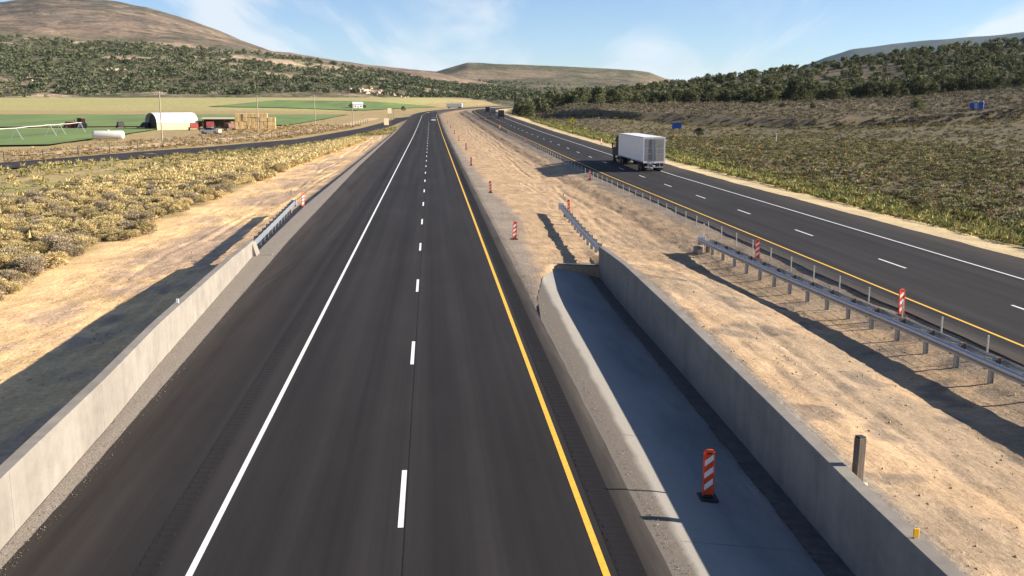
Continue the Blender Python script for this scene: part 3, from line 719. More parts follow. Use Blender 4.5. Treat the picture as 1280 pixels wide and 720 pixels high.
def place_tree(x, y, z, s, k, label, group, name='juniper_tree'):
    e = empty(name, (x, y, z), random.random() * 6.28, label, 'tree', group); e.scale = (s * random.uniform(.88, 1.12), s * random.uniform(.88, 1.12), s * random.uniform(.85, 1.2))
    for nm, me in (('trunk', JUN[k][0]), ('crown', JUN[k][1])):
        o = bpy.data.objects.new(nm, me); COL.objects.link(o); o.parent = e
    return e
# right-hand wooded hillside: candidates by density, nearest (largest) 300 are individuals
cand = []
g2 = np.random.default_rng(21)
while len(cand) < 2650:
    px = g2.uniform(646, 1700); r = 400 + 420 * g2.random() ** .8
    d = ray(px, 128.3); h = math.hypot(d[0], d[1]); x, y = d[0] / h * r, d[1] / h * r
    r_in = np.interp(px, [646, 700, 900, 1000, 1150, 1280, 1500], [415, 400, 395, 400, 395, 430, 430]) 
    dn = vnoise(np.array([x / 34]), np.array([y / 34]), 91)[0]
    if r < r_in - 20 + 60 * (dn - .3) or g2.random() > .15 + 1.3 * dn: continue
    if any((x - c[0]) ** 2 + (y - c[1]) ** 2 < 8.0 for c in cand[-400:]): continue
    u = x - float(shift(y)); cand.append((x, y, u, r, px))
cand.sort(key=lambda c: c[3]); _cz = terrain(np.array([c[2] for c in cand]), np.array([c[1] for c in cand])); cand = [(c[0], c[1], float(z), c[3], c[4]) for c, z in zip(cand, _cz)]
near_c = [c for c in cand if c[4] < 1330][:296]
ids = {id(c) for c in near_c}
for c in near_c:
    s = random.choice((.6, .85, 1.0, 1.15, 1.3, 1.6)) * random.uniform(.9, 1.1)
    place_tree(c[0], c[1], c[2], s, random.randrange(7), 'dark green juniper among the dense wood covering the right hillside', 'junipers on the right hillside')
parts = []; low = [juniper_proto(300 + k, 14, 15, .72, 3.9, 2.0)[:2] for k in range(6)]
def xform(vf, x, y, z, s, a):
    v, f = vf; ca, sa = math.cos(a), math.sin(a); return np.stack([(v[:, 0] * ca - v[:, 1] * sa) * s + x, (v[:, 0] * sa + v[:, 1] * ca) * s + y, v[:, 2] * s + z], 1), f
for c in cand:
    if id(c) not in ids: parts.append(xform(low[random.randrange(6)], c[0], c[1], c[2], random.uniform(.6, 1.55), random.random() * 6.28))
v, f = merge(parts); tag(link_mesh('hillside_wood', v, f, 'juniper'), 'farther junipers filling the top of the right hillside', 'trees', kind='stuff')
# a few junipers that stand alone
for px, py, r, s, lab in ((1146, 137, 330, 1.05, 'lone rounded juniper standing in front of the wood, on the sage slope at right'),
                          (1016, 135, 345, .55, 'small dark juniper low on the sage slope left of the lone tree'),
                          (978, 133, 360, .45, 'smallest dark juniper bush just below the wood edge'),
                          (874, 160, 262, .55, 'small dark juniper beside the blue sign on the sage flat')):
    P = at_r(px, py, r); u = P[0] - float(shift(P[1])); place_tree(P[0], P[1], tz(u, P[1]), s, random.randrange(7), lab, 'lone junipers on the sage flat')
# left foothill wood, far away: one mass
def hill_z(px, r, hv=hv, hax=hax, hrr=hrr):
    j = np.clip(np.searchsorted(hax, px) - 1, 0, len(hax) - 2); i = np.clip(np.searchsorted(hrr, r) - 1, 0, len(hrr) - 2)
    fj = (px - hax[j]) / (hax[j + 1] - hax[j]); fi = (r - hrr[i]) / (hrr[i + 1] - hrr[i])
    return hv[i, j] * (1 - fj) * (1 - fi) + hv[i, j + 1] * fj * (1 - fi) + hv[i + 1, j] * (1 - fj) * fi + hv[i + 1, j + 1] * fj * fi
low2 = [juniper_proto(400 + k, 7, 7, 1.15, 3.8, 2.1)[:2] for k in range(6)]
parts = []; cnt = 0; g3 = np.random.default_rng(33)
while cnt < 6800:
    px = g3.uniform(-330, 690); r = 985 + 800 * g3.random() ** .9
    P = hill_z(px, r); dn = fbm(np.array([P[0] / 90]), np.array([P[1] / 60]), 4, 23 + 70)[0]; bare = fbm(np.array([P[0] / 70]), np.array([P[1] / 45]), 4, 23)[0]
    if bare > .66 or g3.random() > (dn - .15) * 3: continue
    if (px - 465) ** 2 / 700 + (r - 1090) ** 2 / 6000 < 1: continue
    parts.append(xform(low2[g3.integers(6)], P[0], P[1], P[2] - .4, g3.uniform(.6, 1.35) ** 1.5 * 1.25, g3.random() * 6.28)); cnt += 1
cnt = 0
while cnt < 1500:                                        # scattered trees on the low slopes below the mesa
    px = g3.uniform(440, 960); r = 1100 + 1300 * g3.random() ** 1.3; P = hill_z(px, r, hv3, hax3, hrr3)
    if g3.random() > (fbm(np.array([P[0] / 120]), np.array([P[1] / 90]), 4, 131)[0] - .25) * 2.6: continue
    parts.append(xform(low2[g3.integers(6)], P[0], P[1], P[2] - .4, g3.uniform(.7, 1.6), g3.random() * 6.28)); cnt += 1
v, f = merge(parts); tag(link_mesh('foothill_wood', v, f, 'far_juniper'), 'far wood of junipers covering the lower slopes at left', 'trees', kind='stuff')
# pale rock outcrops on the foothill
pm('outcrop', (.50, .36, .26), .95, .3, .3, .8, 1.5, island=.3)
def rock(g, r, flat=.7):
    n1 = 7; v = []
    for i in range(4):
        th = math.pi * (i + .5) / 4
        for j in range(n1): a = 2 * math.pi * (j + .5 * (i % 2)) / n1; q = r * (.7 + .5 * g.random()); v.append((q * math.sin(th) * math.cos(a), q * math.sin(th) * math.sin(a), q * math.cos(th) * flat))
    f = []
    for i in range(3):
        for j in range(n1): k = (j + 1) % n1; f += [(i * n1 + j, (i + 1) * n1 + j, (i + 1) * n1 + k), (i * n1 + j, (i + 1) * n1 + k, i * n1 + k)]
    for j in range(1, n1 - 1): f += [(0, j, j + 1), (3 * n1, 3 * n1 + j + 1, 3 * n1 + j)]
    return np.array(v), np.array(f)
parts = []
for px0, r0, n, sp in ((465, 1090, 46, 22), (455, 1060, 20, 14), (500, 1035, 12, 16), (150, 1330, 20, 16), (60, 1500, 8, 10), (185, 1280, 14, 18), (240, 1500, 9, 20), (35, 1150, 7, 14)):
    for k in range(n):
        P = hill_z(px0 + g3.normal() * sp * .55, r0 + g3.normal() * sp * 1.5); parts.append(xform(rock(g3, 1.2 + 2.8 * g3.random() ** 2), P[0], P[1], P[2], 1, g3.random() * 6))
v, f = merge(parts); tag(link_mesh('rock_outcrop', v, f, 'outcrop'), 'pale pinkish rock outcrops showing between the foothill trees', 'rocks', kind='stuff')

# rabbitbrush beside the left works strip
RB = []
for k in range(8):
    g = np.random.default_rng(500 + k); r = .72; h = 1.0 + .15 * (k % 3)
    v1, f1 = dome_shrub(1700, r, h, .13, .022, 12, g); v2, f2 = dome_shrub(420, r * .9, h * .55, .16, .03, 8, g)
    v, f = merge([(v1, f1), (v2, f2)]); RB.append(mesh_only('rabbitbrush', v, f, ['dry_brush' if k in (2, 6) else 'rabbitbrush', 'rabbitbrush_base'], [0] * len(f1) + [1] * len(f2)))
pts = []
g4 = np.random.default_rng(55)
def edge_u(Y): return -21.6 + ip(Y, [0, 60, 110, 160, 220, 330], [0, 0, 1.2, 3.0, 6.0, 7.5])
tries = 0
while len(pts) < 3000 and tries < 60000:
    tries += 1
    Y = 22 + 215 * g4.random() ** 1.15; wid = ip(Y, [22, 60, 100, 150, 190, 240], [22, 22, 19, 14, 9, 6])
    e = edge_u(Y) + (fbm(np.array([Y / 6]), np.array([.3]), 3, 77)[0] - .5) * 3.2
    u = e - wid * g4.random() ** 1.1; t = (e - u) / wid
    if u < frontage_u(Y) + 9: continue
    if g4.random() < sstep(.62, 1.0, t) * .93: continue
    s = g4.uniform(.45, 1.15) * (1 - .2 * t)
    if Y < 110 and any((u - p[0]) ** 2 + (Y - p[1]) ** 2 < (.50 * (s + p[2]) * .72) ** 2 for p in pts): continue
    if Y >= 110 and any((u - p[0]) ** 2 + (Y - p[1]) ** 2 < .5 for p in pts[-250:]): continue
    pts.append((u, Y, s))
def proj(x, y, z):
    d = np.array([x, y, z]) - _C; k = d @ _F; return 640 + FPX * (d @ _R) / k, 360 - FPX * (d @ _U) / k, k
rows = []
for u, Y, s in pts:
    a, b, k = proj(u, Y, -.3); vis = (-25 < a < 1300) and (b < 740); rows.append((0 if vis else 1, k / s, u, Y, s, a, b))
rows.sort()
parts = []; rlow = [dome_shrub(170, .75, 1.0, .30, .075, 8, np.random.default_rng(600 + k)) for k in range(6)]
_rz = terrain(np.array([w[2] for w in rows]), np.array([w[3] for w in rows])) - .05
for n, (nv, _, u, Y, s, a, b) in enumerate(rows):
    z = float(_rz[n])
    if n < 300 and nv == 0:
        o = bpy.data.objects.new('rabbitbrush_shrub', RB[random.randrange(8)]); COL.objects.link(o)
        o.location = (u, Y, z); o.rotation_euler = (0, 0, random.random() * 6.28); o.scale = (s * random.uniform(.85, 1.15), s * random.uniform(.85, 1.15), s * random.uniform(.7, 1.1))
        tag(o, 'yellowish dry rabbitbrush in the dense thicket beside the left sand strip', 'shrub', 'rabbitbrush beside the left sand strip')
    else: parts.append(xform(rlow[random.randrange(6)], u, Y, z, s, random.random() * 6.28))
v, f = merge(parts); tag(link_mesh('rabbitbrush_thicket', v, f, 'rabbitbrush'), 'farther yellow rabbitbrush running along the left verge', 'shrubs', kind='stuff')

# sage flat and scrub on the right
g5 = np.random.default_rng(66)
slow = [dome_shrub(44, .8, .85, .42, .12, 6, np.random.default_rng(700 + k)) for k in range(8)]; stiny = [dome_shrub(22, .8, .8, .5, .17, 4, np.random.default_rng(720 + k)) for k in range(8)]
SG = []
for k in range(6):
    g = np.random.default_rng(750 + k); v, f = dome_shrub(700, .8, .85, .17, .035, 9, g); SG.append(mesh_only('sagebrush', v, f, 'sagebrush'))
rows = []
for _ in range(20500):
    px = g5.uniform(640, 1750); r = 62 + 400 * g5.random() ** .6
    d = ray(px, 128.3); h = math.hypot(d[0], d[1]); x, y = d[0] / h * r, d[1] / h * r; u = x - float(shift(y)); q = u - 31.3 - float(eR(y))
    if q < 5.2 + 3 * (fbm(np.array([u / 3]), np.array([y / 4]), 2, 41)[0] - .5): continue
    dens = fbm(np.array([u / 16]), np.array([y / 16]), 3, 101)[0]
    if g5.random() > .35 + dens * .9: continue
    rows.append((r, x, y, u, q, px, dens))
for _ in range(15500):                                   # low close cover on the bank itself
    q = 6 + 70 * g5.random() ** 1.3; y = 44 + 215 * g5.random() ** 1.1; u = 31.3 + q
    if fbm(np.array([u / 9]), np.array([y / 9]), 3, 105)[0] < g5.uniform(.2, .52): continue
    px = float(px_of(u, y))
    if px < 2000: rows.append((math.hypot(u, y), u, y, u, q, px, 9.0))
for _ in range(900):                                     # thicker brush along the raised edge
    x = g5.uniform(45, 215); yb = ip(x, [30, 40, 62, 72, 84, 110, 150, 200, 300, 500], [520, 420, 345, 328, 296, 273, 268, 272, 285, 320]); y = yb + g5.uniform(-4, 5)
    rows.append((math.hypot(x, y), x, y, x - float(shift(y)), 50., float(px_of(x, y)), 1.0))
rows.sort()
zs = terrain(np.array([w[3] for w in rows]), np.array([w[2] for w in rows])); bk = bank(np.array([w[1] for w in rows]), np.array([w[2] for w in rows]))
parts = []; cols = []; made = 0
for (r, x, y, u, q, px, dens), z, bd in zip(rows, zs, bk):
    up = bd > 0; tiny = dens > 5
    s = g5.uniform(.22, .55) if tiny else g5.uniform(.45, 1.0) * (1.05 if up else .75)
    if made < 300 and px < 1310 and not up and not tiny and q > 7 and g5.random() < .42:
        o = bpy.data.objects.new('sagebrush_shrub', SG[random.randrange(6)]); COL.objects.link(o); s *= 1.1
        o.location = (x, y, z - .04); o.rotation_euler = (0, 0, random.random() * 6.28); o.scale = (s, s, s * random.uniform(.7, 1.1))
        tag(o, 'low olive sagebrush on the grassy bank beyond the right road', 'shrub', 'sagebrush on the bank right of the road'); made += 1
        continue
    vf = xform((stiny if tiny else slow)[g5.integers(8)], x, y, z - .05, s, g5.random() * 6.28); parts.append(vf)
    if up: base = np.array((.175, .15, .10)) * g5.uniform(.6, 1.4)
    else:
        base = np.array((.165, .158, .072)) * g5.uniform(.55, 1.4)
        if g5.random() < .18: base = np.array((.30, .24, .10)) * g5.uniform(.8, 1.2)
        if g5.random() < .10: base = np.array((.16, .095, .055))
    cols.append(np.broadcast_to(base, (len(vf[0]), 3)))
v, f = merge(parts); tag(link_mesh('sagebrush_scrub', v, f, 'scrub', cols=np.concatenate(cols)), 'grey green sagebrush scrub covering the flat at right', 'scrub', kind='stuff')

# dry grass tufts: verges and the edges of the fields
parts = []; cols = []
gl = [dome_shrub(22, .45, .5, .36, .06, 3, np.random.default_rng(800 + k)) for k in range(5)]
def tufts(n, fu, cols_):
    us = []; yy = []
    for _ in range(n):
        q = fu()
        if q is None: continue
        us.append(q[0]); yy.append(q[1])
    zz = terrain(np.array(us), np.array(yy))
    for u, y, z in zip(us, yy, zz):
        vf = xform(gl[g5.integers(5)], u + float(shift(y)), y, z - .03, g5.uniform(.5, 1.3), g5.random() * 6.28); parts.append(vf)
        cols.append(np.broadcast_to(np.array(cols_[g5.integers(len(cols_))]) * g5.uniform(.8, 1.2), (len(vf[0]), 3)))
def left_strip():
    Y = 60 + 260 * g5.random(); a = frontage_u(Y) + 6; b = edge_u(Y) - 4
    if b < a: b = -10.5; 
    if b < a: return None
    return (g5.uniform(a, b), Y)
tufts(2600, left_strip, [(.36, .28, .12), (.30, .26, .11), (.22, .20, .08)])
def beyond_front():
    Y = 100 + 260 * g5.random(); b = frontage_u(Y) - 8; return (b - 26 * g5.random() ** 1.5, Y)
tufts(1800, beyond_front, [(.38, .26, .12), (.30, .22, .11), (.20, .14, .08)])
def right_verge():
    Y = 40 + 300 * g5.random(); return (31.3 + float(eR(Y)) + 3.6 + 9 * g5.random() ** 1.8, Y)
tufts(3400, right_verge, [(.22, .22, .07), (.30, .26, .10), (.17, .18, .06)])
v, f = merge(parts); tag(link_mesh('dry_grass', v, f, 'scrub', cols=np.concatenate(cols)), 'tufts of dry grass along the road verges', 'grass', kind='stuff')

# loose stones and clods on the disturbed soil
def stones(name, n, fu, mat, label, r0, r1):
    g = np.random.default_rng(n); protos = []
    for k in range(6):
        v = unit(g.normal(size=(8, 3))) * (.6 + .6 * g.random((8, 1)))
        import bmesh
        bm = bmesh.new(); [bm.verts.new(p) for p in v]; bmesh.ops.convex_hull(bm, input=bm.verts); bm.verts.ensure_lookup_table()
        used = [q for q in bm.verts if q.link_faces]; mp_ = {q: i for i, q in enumerate(used)}
        bmesh.ops.triangulate(bm, faces=bm.faces[:])
        protos.append((np.array([q.co[:] for q in used]), np.array([[mp_[q] for q in fc.verts] for fc in bm.faces]))); bm.free()
    q = [fu(g) for _ in range(n)]; u = np.array([p[0] for p in q]); y = np.array([p[1] for p in q]); z = np.array([p[2] if len(p) > 2 else np.nan for p in q]); zt = terrain(u, y); z = np.where(np.isnan(z), zt, z)
    ps = [xform(protos[g.integers(6)], u[i], y[i], z[i], r0 + (r1 - r0) * g.random() ** 4, g.random() * 6.28) for i in range(n)]
    v, f = merge(ps); tag(link_mesh(name, v, f, mat), label, 'stones', kind='stuff')
stones('gravel_stones', 4200, lambda g: ((lambda y: (float(RWf(y)) + .9 + (17.8 - float(RWf(y)) - .9) * g.random(), y))(11 + 75 * g.random() ** 1.6)), 'clod', 'loose clods and stones on the churned median soil', .006, .055)
stones('gravel_stones', 2200, lambda g: ((lambda y: (float(LWf(y)) - .5 - 8.5 * g.random(), y))(18 + 100 * g.random())), 'clod', 'loose clods scattered over the left sand strip', .01, .07)
stones('gravel_stones', 2600, lambda g: ((lambda y: (lambda u: (u, y, float(slab_z(u, y)) + .004))(float(RWf(y)) - .62 + g.normal() * .07))(9 + 40 * g.random())), 'stone', 'crumbs of gravel along the foot of the median wall', .006, .028)
stones('gravel_stones', 3000, lambda g: ((lambda y: (lambda u: (u, y, .004 - max(0, u - 4.3) * .06))(4.25 + abs(g.normal()) * .16))(9 + 45 * g.random())), 'stone', 'crumbs of gravel along the edge of the concrete apron', .005, .02)
stones('gravel_stones', 3000, lambda g: ((lambda y: (lambda u: (u, y, .012))(float(LWf(y)) + .05 + (float(LEDGE(y)) - float(LWf(y)) + .15) * g.random()))(14 + 70 * g.random() ** 1.3)), 'stone', 'gravel lying between the left wall and the asphalt', .006, .022)

# ------------------------------------------------------------------ concrete walls
def wall(name, ys, face, topf, basef, sgn, label):
    """sgn=+1: wall body lies to +X of its face; coping edge chamfered."""
    T = .32; mb = MB(); rings = []
    for y in ys:
        x, zt, zb = float(face(y)), float(topf(y)), float(basef(y)); c = .025
        prof = [(0, zb - .5), (0, zt - c), (c, zt), (T - c, zt), (T, zt - c), (T, zb - 1.2)]
        rings.append([(x + sgn * a, y, z) for a, z in prof])
    mb.loft(rings)
    if sgn < 0: mb.f = [tuple(reversed(f)) for f in mb.f]
    e = empty(name, (0, 0, 0), 0, label, 'wall'); mb.build('wall_body', 'concrete', e); return e
LT = lambda y: ip(y, [-12, 20, 32, 47, 51, 54], [1.27, 1.25, 1.2, .97, .84, .78])
RT_ = lambda y: ip(y, [-12, 10, 22, 39, 42.5, 46, 50.2], [1.12, 1.14, 1.12, 1.12, 1.08, .94, .76])
ysl = np.unique(np.concatenate([np.linspace(-12, 54, 34), [17, 25, 31, 32, 47, 51]]))
ysr = np.unique(np.concatenate([np.linspace(-12, 50.2, 34), [30, 36, 40, 41, 47]]))
wl_ = wall('concrete_wall', ysl, LWf, LT, lambda y: -.05, -1, 'sunlit pale concrete parapet wall along the left shoulder')
wr_ = wall('concrete_wall', ysr, RWf, RT_, lambda y: -1.0, 1, 'shaded concrete retaining wall along the median, with apron at its foot')
mb = MB(); mb.box(-9.66, -8.7, 53.6, 54.1, -.12, .03, .01); mb.build('wall_foot', 'concrete', wl_)
mb = MB(); mb.prism([(-9.7, -.1), (-9.42, -.1), (-9.66, .72), (-9.7, .72)], 'y', 53.2, 54.25); mb.build('end_block', 'concrete', wl_)
# formwork joints of the walls
for y in np.arange(12.3, 52, 6.1):
    x, z = float(RWf(y)), float(RT_(y)); MB().box(x - .003, x + .008, y, y + .018, float(slab_z(x, y)) + .02, z - .03).build('formwork_joint', 'rubber' if False else 'gravel', wr_)
    x, z = float(LWf(y)), float(LT(y)); MB().box(x - .008, x + .003, y, y + .014, -.02, z - .03).build('formwork_joint', 'gravel', wl_)
# reflectors clipped on the wall tops
def reflector(x, y, z, mat, label):
    e = empty('wall_reflector', (x, y, z), 0, label, 'reflector'); MB().box(-.045, .045, -.03, .03, 0, .012, .004).build('bracket', 'galvanised', e)
    mb = MB(); mb.box(-.05, .05, -.012, .012, .012, .17, .008); mb.build('lens', mat, e)
p = on_z(1113, 655, 1.2); reflector(float(RWf(14.45)) + .16, 14.45, float(RT_(14.45)), 'reflector_yellow', 'small yellow reflector on top of the median wall')
reflector(float(LWf(34.9)) - .16, 34.9, float(LT(34.9)), 'reflective_white', 'small white reflector on top of the left wall')
# wooden post behind the median wall
yp = 17.75; xp = float(RWf(yp)) + .55; zp = tz(xp, yp)
e = empty('wooden_post', (xp, yp, zp), R(12), 'weathered grey brown wooden post just behind the median wall', 'post'); e.rotation_euler = (R(-1.5), R(2), R(12))
MB().box(-.085, .085, -.085, .085, -.35, .98, .012).build('post_body', 'wood_post', e); MB().box(-.08, .08, -.08, .08, .982, 1.01, .01).build('post_top', 'post_cap', e)
MB().box(-.05, .12, -.2, -.10, -.04, .10, .02).build('wedge', 'sign_back', e)

# ------------------------------------------------------------------ guardrails
WB = [(0, 0), (.015, .02), (.08, .055), (.085, .105), (.012, .14), (.012, .17), (.085, .205), (.08, .255), (.015, .29), (0, .31)]
def beam(path, side, zoff, off):
    """W-beam along path [(x,y,z)], bulging to 'side' (-1 = towards -X)."""
    mb = MB(); rings = []
    for x, y, z in path:
        fr = [(x + side * (off + a), y, z + zoff + b) for a, b in WB]; bk_ = [(x + side * (off + a - .012), y, z + zoff + b) for a, b in reversed(WB)]
        rings.append(fr + bk_)
    mb.loft(rings); return mb
def guardrail(path, sides, label, spacing=1.905, endbase=None):
    root = empty('guardrail', (path[0][0], path[0][1], path[0][2]), 0, label, 'guardrail'); o0 = path[0]
    loc = [(x - o0[0], y - o0[1], z - o0[2]) for x, y, z in path]
    L = [0]
    for a, b in zip(loc[:-1], loc[1:]): L.append(L[-1] + math.dist(a[:2], b[:2]))
    at = lambda s: tuple(np.interp(s, L, [p[k] for p in loc]) for k in range(3))
    fine = [at(s) for s in np.linspace(0, L[-1], int(L[-1] / 1.9) + 2)]
    for sd in sides:
        n = max(1, int(round(L[-1] / 7.62)))
        for k in range(n):                               # 25 ft rail sections, lapped
            s0, s1 = L[-1] * k / n, min(L[-1], L[-1] * (k + 1) / n + .25); seg_ = [at(s) for s in np.linspace(s0, s1, 5)]
            beam(seg_, sd, .46, .26 + .004 * (k % 2)).build('beam', 'galvanised', root)
    s = .5; pmesh = None; bmesh_ = {}
    while s < L[-1]:
        x, y, z = at(s)
        if pmesh is None:
            mb = MB(); mb.box(-.075, -.063, -.05, .05, -.6, .76).box(.063, .075, -.05, .05, -.6, .76).box(-.063, .063, -.006, .006, -.6, .76); o = mb.build('post', 'galv_post', root); pmesh = o.data
        else: o = bpy.data.objects.new('post', pmesh); COL.objects.link(o); o.parent = root
        o.location = (x, y, z)
        for sd in sides:
            if sd not in bmesh_: b = MB().box(min(sd * .078, sd * .255), max(sd * .078, sd * .255), -.05, .05, .42, .79, .008).build('blockout', 'wood_post', root); bmesh_[sd] = b.data
            else: b = bpy.data.objects.new('blockout', bmesh_[sd]); COL.objects.link(b); b.parent = root
            b.location = (x, y, z)
        s += spacing
    return root, at, L
# left, beyond the parapet wall
def gp(us, ys, z=None): return [(u, y, tz(u, y) if z is None else zz) for u, y, zz in zip(us, ys, z if z is not None else us)]
g1, at1, L1 = guardrail([(-9.98, 54.15, -.06), (-10.4, 64, -.12), (-11.0, 78, -.2)], (1,), 'short guardrail leading up to the end of the left parapet wall')
# median, beyond the retaining wall
g2_, at2, L2 = guardrail([(9.1, 50.3, -.16), (9.35, 58, -.24), (10.05, 74.5, -.28)], (-1,), 'short guardrail leading up to the far end of the median wall')
# double-faced rail beside the right carriageway
g3_, at3, L3 = guardrail([(17.3, 14, -.27), (17.15, 24, -.29), (16.9, 32, -.32), (16.3, 43, -.37), (15.9, 56, -.42)], (-1, 1), 'long double faced guardrail beside the right carriageway')
def terminal(root, P, sd, stripes=False):
    mb = MB(); mb.box(P[0] + sd * .18 - .2, P[0] + sd * .18 + .25, P[1] + .02, P[1] + .12, P[2] + .36, P[2] + .86, .02); mb.build('impact_head', 'galvanised', root)
    mb = MB(); mb.tube([(P[0], P[1] + .2, P[2] - .3), (P[0], P[1] + .2, P[2] + 1.55)], .022, 6); mb.box(P[0] - .05, P[0] + .05, P[1] + .17, P[1] + .18, P[2] + 1.1, P[2] + 1.6); mb.build('marker_post', 'sign_back', root)
    mb = MB(); mb.box(P[0] - .1, P[0] + .1, P[1] - .9, P[1] - .7, P[2] - .4, P[2] + .5, .02); mb.build('strut_post', 'wood_post', root)
terminal(g1, at1(L1[-1]), 1); terminal(g2_, at2(L2[-1]), -1); terminal(g3_, at3(L3[-1]), -1)
mb = MB(); P = at3(L3[-1]); mb.box(P[0] - .6, P[0] - .2, P[1] - .6, P[1] + .2, P[2] - .1, P[2] + .28, .04); mb.build('anchor_block', 'concrete', g3_)
# cable barrier posts along the same shoulder
cb = empty('cable_barrier', (18.1, 30, 0), 0, 'thin cable barrier on slim pale posts along the right carriageway shoulder', 'cable barrier')
def cbu(y): return 18.05 + ip(y, [30, 60, 110, 240], [.1, -.25, -.15, .2])
pmA = pmB = None; y = 30.0; k = 0
while y < 236:
    x, z = float(cbu(y)), tz(float(cbu(y)), y)
    if k % 2 == 0 or True:
        if pmA is None: o = MB().box(-.028, .028, -.02, .02, -.2, .78, .006).build('post', 'cable_post', cb); pmA = o.data
        else: o = bpy.data.objects.new('post', pmA); COL.objects.link(o); o.parent = cb
    else:
        if pmB is None: o = MB().box(-.02, .02, -.015, .015, -.2, .8).build('post', 'galv_post', cb); pmB = o.data
        else: o = bpy.data.objects.new('post', pmB); COL.objects.link(o); o.parent = cb
    o.location = (x - 18.1, y - 30, z); k += 1; y += 2.9
ys_ = np.arange(30, 236, 3.1)
for hz in (.45, .6, .75):
    MB().tube([(float(cbu(y)) - 18.1 + .03, y - 30, tz(float(cbu(y)), y) + hz) for y in ys_], .004, 4).build('cable', 'galvanised', cb)

# ------------------------------------------------------------------ vertical panel channelisers
def make_panel():
    root = empty('channelizer_panel')
    mb = MB(); mb.box(-.20, .20, -.24, .24, 0, .045, .015); mb.box(-.11, .11, -.10, .10, .045, .09, .02); mb.build('rubber_base', 'rubber', root)
    h0, h1 = .07, 1.10; w = .105
    prof = [(-w, h0), (w, h0), (w, h1 - .05), (w * .75, h1 - .012), (.045, h1), (-.045, h1), (-w * .75, h1 - .012), (-w, h1 - .05)]
    mb = MB(); mb.prism(prof, 'y', -.018, .018); mb.prism([(-w - .012, h0), (-w + .01, h0), (-w + .01, h1 - .06), (-w - .012, h1 - .06)], 'y', -.03, .03); mb.prism([(w - .01, h0), (w + .012, h0), (w + .012, h1 - .06), (w - .01, h1 - .06)], 'y', -.03, .03); mb.build('panel', 'orange', root)
    MB().prism([(-.05, h1 - .10), (.05, h1 - .10), (.05, h1 - .065), (-.05, h1 - .065)], 'y', -.021, .021).build('hand_hole', 'rubber', root)
    for k in range(3):
        z = .18 + k * .27; a, b = -w + .012, w - .012; mb = MB()
        for s in (-1, 1):
            y0, y1 = (-.0215, -.0185) if s < 0 else (.0185, .0215); mb.prism([(a, z), (b, z + .15), (b, z + .28), (a, z + .13)], 'y', y0, y1)
        mb.build('reflective_stripe', 'reflective_white', root)
    return root
proto = make_panel(); first = True
LBL = {'n': 'channelizer', 'g1': 'striped channelizers along the left edge of the median', 'g2': 'striped channelizers along the right carriageway'}
def panel(x, y, z, rz, label, group, tilt=0.0):
    global first
    o = proto if first else copy_tree(proto); first = False
    o.location = (x, y, z); o.rotation_euler = (0, R(tilt), R(rz)); tag(o, label, 'channelizer', group)
y0 = 19.45; panel(5.80, y0, float(slab_z(5.80, y0)), -4, 'large orange and white striped channelizer standing on the shaded concrete apron', LBL['g1'])
ordn = ['nearest', 'second', 'third', 'fourth', 'fifth', 'sixth', 'seventh', 'eighth']
lp = [(643, 299.4), (613, 241), (589, 207), (582.8, 187), (573.3, 176), (567.8, 168), (564.4, 162), (562, 157)]
for k, q in enumerate(lp):
    P = on_z(*q, -.08); x, y = P[0], P[1]; x = min(x, 6.2); z = tz(x, y); panel(x, y, z + .0, random.uniform(-12, 8), f'{ordn[k]} small striped channelizer up the left median edge beyond the apron', LBL['g1'], random.uniform(-3, 3))
rp = [(18.35, 36.4, 'nearest'), (17.6, 51.5, 'second'), (17.3, 107, 'third'), (18.35, 192, 'fourth'), (18.6, 268, 'fifth'), (18.9, 345, 'sixth')]
for k, (x, y, od) in enumerate(rp):
    panel(x, y, tz(x, y), random.uniform(-18, 12), f'{od} striped channelizer along the yellow line of the right carriageway', LBL['g2'], random.uniform(-3, 3) if k < 3 else 0)
panel(-10.3, 79.5, tz(-10.3, 79.5), 35, 'striped channelizer beside the end of the left guardrail', 'striped channelizers at guardrail ends', 4)
panel(10.75, 76.2, tz(10.75, 76.2), -40, 'faint channelizer beside the end of the median guardrail', 'striped channelizers at guardrail ends', -4)
panel(32.2, 186, tz(32.2, 186), 20, 'orange channelizer on the far right shoulder ahead of the truck', 'striped channelizers at guardrail ends')

